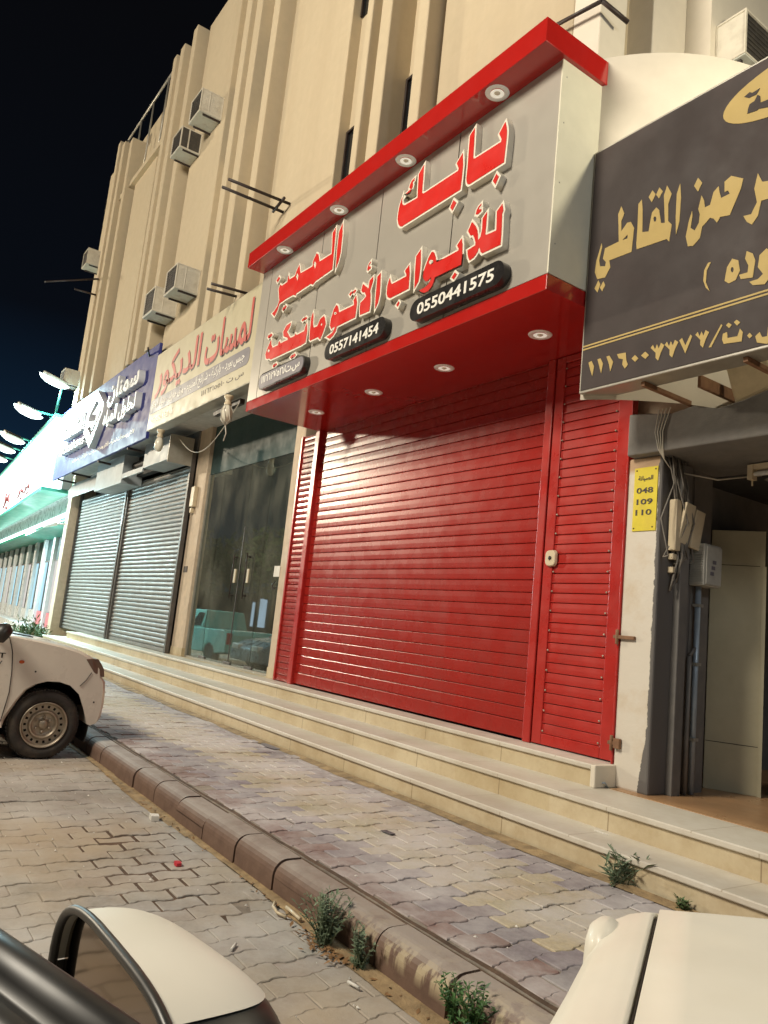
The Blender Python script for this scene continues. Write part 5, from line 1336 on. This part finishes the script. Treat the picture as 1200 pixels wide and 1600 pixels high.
def fender(u, v):
    prof = [(-.003, .897), (-.02, .895), (-.045, .886), (-.075, .868), (-.098, .83), (-.113, .77), (-.122, .68), (-.13, .58), (-.132, .42), (-.12, .28)]
    i = min(len(prof)-2, int(u*(len(prof)-1))); f = u*(len(prof)-1)-i
    s_ = prof[i][0]+(prof[i+1][0]-prof[i][0])*f; z = prof[i][1]+(prof[i+1][1]-prof[i][1])*f
    if v <= 0: t_ = v*1.25; z += .03*(-v) if z > .8 else 0; fl = .05*math.exp(-((t_+.62)/.30)**2)*min(1, max(0, (.90-z)/.2)); s_ -= fl
    else:
        a = v*math.pi/2; t_ = .085*math.sin(a)*(1 if z < .85 else (z-.7)/.2*.6+.3); s_ += (.10)*(1-math.cos(a)); z -= .05*(1-math.cos(a))
    return cpt(s_, t_, z)
sheet('wing', M['cream_car'], fender, [i/27 for i in range(28)], vs, car)
g_ = MB(); g_.tube([cpt(.001, v*1.25, .889+.03*(-v)) for v in (-1, -.75, -.5, -.25, -.1, 0)] + [cpt(.001, .04, .885), cpt(.001, .066, .85)], .0024, 6)
g_.build('shut_line', M['black_metal'], car)
lobe = MB()
TL = Matrix.Translation(cpt(-.072, -.045, .838)) @ Matrix.Rotation(math.atan2(hd.y, hd.x), 4, 'Z')
pr = [(0.0, .05), (.018, .048), (.032, .036), (.038, .015), (.040, -.02), (.038, -.08), (.03, -.12)]
lobe.lathe(pr, TL @ Matrix.Diagonal((1.6, .85, .95, 1)), 24)
lobe.build('headlight', M['cream_car'], car)
bp_ = MB(); bp_.prism([cpt(s_, .05, z) for s_, z in ((-.10, .28), (1.05, .28), (1.05, .80), (0, .80), (-.09, .74))], [cpt(s_, -.10, z) for s_, z in ((-.10, .28), (1.05, .28), (1.05, .80), (0, .80), (-.09, .74))])
bp_.build('front_panel', M['cream_car'], car, bevel=.02)
# wing mirror: glass faces back towards the camera, cream cap bulges forward
TM = Matrix.Translation((-.700, -4.252, .945)) @ Matrix.Rotation(R(2), 4, 'Z')
def ell(u, v, ax, ay, az, p=2.6):
    cu, su, cv, sv = math.cos(u), math.sin(u), math.cos(v), math.sin(v)
    f = lambda a: math.copysign(abs(a)**(2/p), a)
    return (ax*f(cv)*f(cu), ay*f(cv)*f(su), az*f(sv))
def shell(z_lo, z_hi, name, m, grow=1.0, b_lo=0.0, b_hi=0.0):
    b = MB(); nu, nv = 28, 18
    for i in range(nu+1):
        u = math.pi*i/nu
        for j in range(nv+1):
            lo = z_lo+b_lo*(1+math.cos(u))/2; hi = z_hi+b_hi*(1+math.cos(u))/2
            v = lo+(hi-lo)*j/nv
            x, y, z = ell(u, v, .165*grow, .112*grow, .083*grow, 3.2)
            y *= 1.0+0.2*x/.165
            b.v.append(tuple(TM @ Vector((x, y, z))))
    for i in range(nu):
        for j in range(nv): b.face([i*(nv+1)+j, (i+1)*(nv+1)+j, (i+1)*(nv+1)+j+1, i*(nv+1)+j+1], None, True)
    return b
wm = shell(R(2), R(90), 'mirror_cap', None, b_lo=R(50)).build('wing_mirror', M['cream_car'], car)
shell(R(-90), R(2), 'mirror_base', None, .985, b_hi=R(52)).build('mirror_base', M['trim'], wm)
rim_ = MB(); pts = [TM @ Vector(ell(0 if math.cos(a) > 0 else math.pi, 0, 0, 0, 0)) for a in (0,)]
ring = []
for i in range(49):
    a = 2*math.pi*i/48; f = lambda q: math.copysign(abs(q)**(2/3.4), q)
    ring.append(TM @ Vector((.163*f(math.cos(a)), -.004, .083*f(math.sin(a)))))
rim_.tube(ring, .0048, 8, caps=False); rim_.build('mirror_rim', M['trim'], wm)
mg = MB(); mg.v = [tuple(TM @ Vector((.158*math.copysign(abs(math.cos(a))**(.59), math.cos(a)), .006, .079*math.copysign(abs(math.sin(a))**(.59), math.sin(a))))) for a in [2*math.pi*i/48 for i in range(48)]]
mg.face(list(range(48))); mg.build('mirror_glass', M['mirror'], wm)
ma = MB(); ma.tube([TM @ Vector((.10, .05, -.05)), TM @ Vector((.20, .06, -.10)), TM @ Vector((.30, .05, -.13))], .035, 10); ma.build('mirror_arm', M['trim'], wm)
# black door top edge beside the mirror
de = MB()
A_, B_ = Vector((-.80, -4.4555, 1.108)), Vector((-.26, -4.283, 1.102))
dv = (B_-A_).normalized(); dn_ = Vector((dv.y, -dv.x, 0))
prof = [(0, -.01), (.004, .004), (.012, .009), (.022, .007), (.027, 0), (.029, -.006), (.034, -.007), (.038, -.004), (.050, -.010), (.052, -.30), (0, -.30)]
k = len(prof)
for q in (A_, B_):
    for o_, h_ in prof: de.v.append(tuple(q + dn_*o_ + Vector((0, 0, h_))))
for j in range(k): de.face([j, (j+1) % k, k+(j+1) % k, k+j], None, j < 9)
de.face(list(range(k))); de.face([k+j for j in range(k)][::-1])
de.build('door_edge', M['trim'], car)

# ================================================================== VEHICLES ACROSS (seen mirrored in the shop glass)
def simple_car(name, loc, rot, paint, label, cat, kind):
    t = thing(name, loc, label, cat)
    T = Matrix.Identity(4)
    L = 3.9
    low = [(0, .35), (0.02, .62), (.35, .80), (1.1, .90), (3.75, .92), (3.9, .80), (3.9, .35), (3.4, .28), (3.3, .45), (3.1, .55), (2.9, .45), (2.8, .28), (1.1, .28), (1.0, .45), (.8, .55), (.6, .45), (.5, .28)]
    if kind == 'pickup': cabp_ = [(1.1, .9), (1.5, 1.38), (2.5, 1.40), (2.6, .9)]
    else: cabp_ = [(1.0, .88), (1.6, 1.25), (2.9, 1.27), (3.6, .9)]
    def solid(poly, w0, w1, nm, m, par, bev=.03):
        b = MB(); k_ = len(poly)
        for s_ in (-1, 1):
            for x, z in poly: b.v.append((x, s_*(w0 if z < .95 else w1), z))
        for j in range(k_): b.face([j, (j+1) % k_, k_+(j+1) % k_, k_+j])
        b.face(list(range(k_))); b.face([k_+j for j in range(k_)][::-1])
        o = b.build(nm, m, None, bevel=bev); o.parent = par; return o
    solid(low, .76, .76, 'body', M[paint], t)
    solid(cabp_, .72, .60, 'cab', M[paint], t)
    for s_ in (-1, 1):
        g = MB()
        x0, x1, x2 = cabp_[1][0], cabp_[2][0], (cabp_[1][0]+cabp_[2][0])/2
        ht = cabp_[1][1]-.08
        for a_, b__ in ((x0-.12, x2-.05), (x2+.05, x1-.02)): g.quad((a_-.08, s_*.725, .95), (b__, s_*.725, .95), (b__, s_*.63, ht), (a_+.12, s_*.63, ht))
        o = g.build('side_window', M['car_glass'], None); o.parent = t
        for x in (.8, 3.1):
            w = MB(); w.lathe([(.0, .01), (.18, .01), (.20, .02), (.28, 0), (.29, -.05), (.29, -.17), (.2, -.18)], Matrix.Translation((x, s_*.74, .29)) @ Matrix.Rotation(R(-90*s_), 4, 'X'), 24)
            o = w.build('wheel', M['rubber'], None); o.parent = t
        o = MB().box(-.005, .12, s_*.5-.18, s_*.5+.18, .58, .70).build('headlight', M['white_lamp'], None, bevel=.02); o.parent = t
        o = MB().box(3.86, 3.91, s_*.66-.08, s_*.66+.08, .55, .85).build('tail_light', M['tail_red'], None, bevel=.02); o.parent = t
    t.rotation_euler = (0, 0, rot)
    return t
simple_car('silver_car', (-15.9, -2.75, 0), R(-90), 'silver_car', 'silver blue car mirrored in the lower right of the shop glass', 'car', 'car')
simple_car('teal_pickup', (-22.6, -3.7, 0), R(-8), 'teal_car', 'teal pickup mirrored in the lower left of the shop glass', 'pickup truck', 'pickup')
# lit shops and trees across the street, seen only as reflections
fs = thing('distant_shop_row', (-55, -25, 0), 'distant row of lit shops mirrored in the shop glass', 'shops')
pbox('wall', M['shop_dark'], fs, -80, -30, -26.5, -25, 0, 3.4)
for i in range(7):
    if i in (2,): continue
    pbox('shop_window', M['far_glow'], fs, -63+i*2.0, -62.1+i*2.0+(i % 3)*.3, -24.99, -24.9, .5, 2.6+.35*(i % 2))
def far_tree(x, y, h, seed, label):
    r = random.Random(seed)
    t = thing('tree', (x, y, 0), label, 'tree', 'dark trees mirrored in the shop glass')
    MB().tube([(x, y, 0), (x+.1, y, h*.35), (x-.1, y+.1, h*.6)], .16, 8, .08).build('trunk', M['bark'], t)
    lf = MB()
    for i in range(900):
        c = Vector((r.gauss(0, 1), r.gauss(0, 1), r.gauss(0, .8))); c = c.normalized()*(r.random()**.4)
        p = Vector((x+c.x*h*.36, y+c.y*h*.36, h*.66+c.z*h*.33)); d = Vector((r.gauss(0, 1), r.gauss(0, 1), r.gauss(0, 1))).normalized()*.3; s_ = d.orthogonal().normalized()*.14
        lf.v += [tuple(p-d), tuple(p+s_), tuple(p+d), tuple(p-s_)]; b = len(lf.v)-4; lf.face([b, b+1, b+2, b+3])
    lf.build('crown', M['leaf'], t, fix=False)
for i, (x, y, h) in enumerate(((-46, -18.5, 7.5), (-52.5, -20, 8), (-58, -19, 7), (-64, -20.5, 8.5), (-71, -19, 7.5))):
    far_tree(x, y, h, 20+i, 'dark street tree across the road mirrored in the shop glass')
def street_lamp(x, y, h, ax, label):
    t = thing('street_lamp', (x, y, 0), label, 'street lamp')
    p = MB(); p.tube([(x, y, 0), (x, y, h), (x+ax*.6, y+.6, h+.35), (x+ax*1.3, y+1.2, h+.4)], .07, 10, .045); p.build('pole', M['alu'], t)
    q = MB(); q.box(x+ax*1.3-.15, x+ax*1.3+.15, y+1.2, y+1.8, h+.34, h+.44); q.build('lamp_head', M['alu'], t, bevel=.03)
street_lamp(-26.4, -14.4, 8.5, .7, 'tall grey street lamp on the far side of the road')
street_lamp(7.4, -13.6, 8.6, -.6, 'tall grey street lamp behind the photographer')

# ================================================================== PLANTS
def weed(x, y, z, n, h, spread, m, label, kind='bushy', seed=1, lean=(0, 0)):
    r = random.Random(seed)
    t = thing('weed', (x, y, z), label, 'weed')
    st, lf = MB(), MB()
    for i in range(n):
        a = r.uniform(0, 2*math.pi); tilt = r.uniform(.1, 1)*spread
        hh = h*r.uniform(.55, 1.0)
        pts = []
        bx, by = x+r.gauss(0, .02), y+r.gauss(0, .015)
        for k in range(7):
            u = k/6
            pts.append(Vector((bx+math.cos(a)*tilt*u**1.3+lean[0]*u*u, by+math.sin(a)*tilt*u**1.3+lean[1]*u*u, z+hh*u*(1-.18*u*tilt/max(.01, spread)))))
        st.tube(pts, .0028, 5, .0012)
        for k in range(1, 7):
            for q in range(3 if kind == 'bushy' else 1):
                p = pts[k].lerp(pts[k-1], r.random())
                b = r.uniform(0, 2*math.pi)
                L = (r.uniform(.016, .034) if kind == 'bushy' else r.uniform(.05, .11)); wd = L*(.22 if kind == 'bushy' else .10)
                d = Vector((math.cos(b), math.sin(b), r.uniform(-.1, .9))).normalized()
                s_ = d.cross(Vector((0, 0, 1))).normalized()
                n_ = s_.cross(d)
                m1 = p+d*L*.5+n_*L*.08; tip = p+d*L
                lf.v += [tuple(p), tuple(m1+s_*wd), tuple(tip), tuple(m1-s_*wd)]
                c0 = len(lf.v)-4; lf.face([c0, c0+1, c0+2, c0+3])
    st.build('stem', M[m], t); lf.build('leaves', M[m], t, fix=False)
    return t
weed(-2.90, -2.605, 0, 44, .235, .13, 'leaf_grey', 'bushy grey green weed growing in the gutter against the kerb', seed=2)
weed(-2.66, -2.585, 0, 16, .19, .07, 'leaf_grey', 'thin grey weed just right of the bushy one against the kerb', seed=5)
weed(-2.03, -2.56, .02, 16, .20, .10, 'leaf_fresh', 'fresh green weed growing over the kerb at the bottom edge', seed=4)
weed(-2.12, -2.56, .03, 10, .16, .10, 'leaf_fresh', 'fresh green weed growing over the kerb at the bottom edge', seed=9)['group'] = 'weeds at the bottom of the kerb'
bpy.data.objects['weed.002']['group'] = 'weeds at the bottom of the kerb'
weed(-2.68, -0.99, .155, 15, .20, .15, 'leaf_grey', 'spiky grey green weed at the foot of the lowest step', kind='blade', seed=6)
weed(-2.30, -0.985, .155, 8, .05, .06, 'leaf', 'small low weed at the foot of the lowest step near the right', seed=7)
def bush(x, y, z, rx, ry, h, n, label, m, seed):
    r = random.Random(seed); t = thing('bush', (x, y, z), label, 'bush')
    lf, st = MB(), MB()
    for i in range(n):
        a = r.uniform(0, 2*math.pi); q = math.sqrt(r.random())
        bx, by = x+rx*q*math.cos(a), y+ry*q*math.sin(a)
        hh = h*r.uniform(.5, 1)*(1-.5*q)
        tx, ty = bx+r.gauss(0, .12), by+r.gauss(0, .12)
        P0, P1 = Vector((bx, by, z)), Vector((tx, ty, z+hh))
        if i % 4 == 0: st.tube([P0, P1], .006, 4)
        for k in range(7):
            p = P0.lerp(P1, r.uniform(.2, 1))
            d = Vector((r.gauss(0, 1), r.gauss(0, 1), r.uniform(.0, 1.6))).normalized(); L = r.uniform(.06, .16)
            s_ = d.orthogonal().normalized()*L*.13
            lf.v += [tuple(p), tuple(p+d*L*.5+s_), tuple(p+d*L), tuple(p+d*L*.5-s_)]; c0 = len(lf.v)-4; lf.face([c0, c0+1, c0+2, c0+3])
    st.build('stem', M['dry'], t); lf.build('leaves', M[m], t, fix=False)
bush(-19.75, -0.75, .15, .45, .35, .75, 190, 'dense green bush at the far end of the steps below the grey shutter', 'leaf', 11)
bush(-20.4, -1.35, .15, .55, .4, .42, 150, 'low bright green plants in front of the lit shop behind the pickup bonnet', 'leaf_fresh', 12)

# ================================================================== LITTER
def litter(name, m, loc, verts, label, cat, h=.004, rot=0):
    c, s_ = math.cos(rot), math.sin(rot)
    P_ = [(loc[0]+c*a-s_*b, loc[1]+s_*a+c*b, loc[2]+h) for a, b in verts]
    Q_ = [(x, y, loc[2]+.0005) for x, y, z in P_]
    return tag(MB().prism(P_, Q_).build(name, M[m], None, loc=loc), label, cat)
def butt(x, y, z, a, label):
    d = Vector((math.cos(a), math.sin(a), 0))*.03
    return tag(MB().tube([Vector((x, y, z+.006))-d, Vector((x, y, z+.006))+d], .006, 8).build('cigarette_butt', M['paper'], None, loc=(x, y, z)), label, 'cigarette butt')
butt(-2.52, -2.70, .004, .2, 'white cigarette butt on the road just below the kerb weeds')
butt(-2.98, -2.98, .004, 2.4, 'white cigarette butt on the road pavers near the wing mirror')
litter('bottle_cap', 'litter_red', (-4.02, -2.83, .004), [(.025*math.cos(i*.785)*(1.3 if i % 2 else 1), .018*math.sin(i*.785)) for i in range(8)], 'small crushed red cap on the road pavers', 'litter', .016)
litter('wrapper', 'litter_dark', (-3.78, -1.66, .158), [(-.045, -.018), (.04, -.022), (.045, .012), (-.04, .02)], 'small grey wrapper on the yellow paving band', 'litter', .006, .2)
litter('paper_scrap', 'paper', (-4.9, -2.66, .004), [(-.04, -.02), (.03, -.03), (.045, .015), (-.02, .03)], 'crumpled pale paper scrap in the gutter near the pickup', 'litter', .03)
litter('stone_chip', 'paper', (-3.02, -.70, .30), [(-.05, -.004), (.02, -.012), (.05, -.002), (.0, .002)], 'thin pale chip lying on the lowest step', 'litter', .006)
litter('manhole_lid', 'slate', (-6.55, -1.03, .158), [(.16*math.cos(i*.524), .06*math.sin(i*.524)) for i in range(12)], 'small grey round lid in the paving by the steps', 'lid', .004)
wr = MB()
r3 = random.Random(8)
pts = [Vector((-3.50+.05*math.cos(k*1.1)+.004*k, -.20+.03*math.sin(k*1.7), .452+.015*(k % 3))) for k in range(14)]
wr.tube(pts, .006, 5)
tag(wr.build('wire_scrap', M['pipe'], None, loc=pts[0]), 'tangle of blue grey wire beside the white end of the top step', 'wire')
lt = MB()
for i in range(150):
    if r3.random() < .55: x, y, z = -2.85+r3.gauss(0, .10), -2.64+abs(r3.gauss(0, .04))*-1+.03, .012
    else: x, y, z = r3.uniform(-6.5, -2.2), -2.575-abs(r3.gauss(0, .03)), .010
    a = r3.uniform(0, 6.28); L = r3.uniform(.008, .022)
    d = Vector((math.cos(a), math.sin(a), r3.uniform(-.2, .5)))*L; s_ = Vector((-math.sin(a), math.cos(a), r3.uniform(-.3, .3)))*L*.4
    p = Vector((x, y, z)); lt.v += [tuple(p-d), tuple(p+s_), tuple(p+d), tuple(p-s_)]; lt.face([len(lt.v)-4+k for k in range(4)])
tag(lt.build('leaf_litter', M['dry'], None, fix=False), 'dry leaf litter and crumbs along the gutter', 'leaf litter', kind='stuff')
tw = MB(); tw.tube([(-3.36, -2.60, .014), (-3.30, -2.64, .02), (-3.24, -2.65, .015), (-3.19, -2.63, .01)], .007, 5); tw.tube([(-3.28, -2.58, .016), (-3.12, -2.595, .02)], .009, 5)
tag(tw.build('dry_twig', M['plastic'], None, loc=(-3.3, -2.62, .01)), 'curled pale twig and stick in the gutter left of the weeds', 'twig')
sp_ = MB()
for i in range(170):
    if i % 2: x, y, z = r3.uniform(-8, -1.8), r3.uniform(-2.3, -1.05), .158
    else: x, y, z = r3.uniform(-7, -2.2), r3.uniform(-3.6, -2.62), .004
    L = r3.choice((.004, .005, .006, .010)); a = r3.uniform(0, 6.28)
    d = Vector((math.cos(a), math.sin(a), 0))*L; s_ = Vector((-math.sin(a), math.cos(a), 0))*L*.5
    p = Vector((x, y, z)); b = len(sp_.v)
    sp_.v += [tuple(p-d), tuple(p+s_), tuple(p+d), tuple(p-s_), tuple(p+Vector((0, 0, L*.7)))]
    for q in ((0, 1, 4), (1, 2, 4), (2, 3, 4), (3, 0, 4)): sp_.face([b+k for k in q])
tag(sp_.build('grit', M['paper'], None, fix=False), 'grit and tiny litter scattered over the paving', 'grit', kind='stuff')
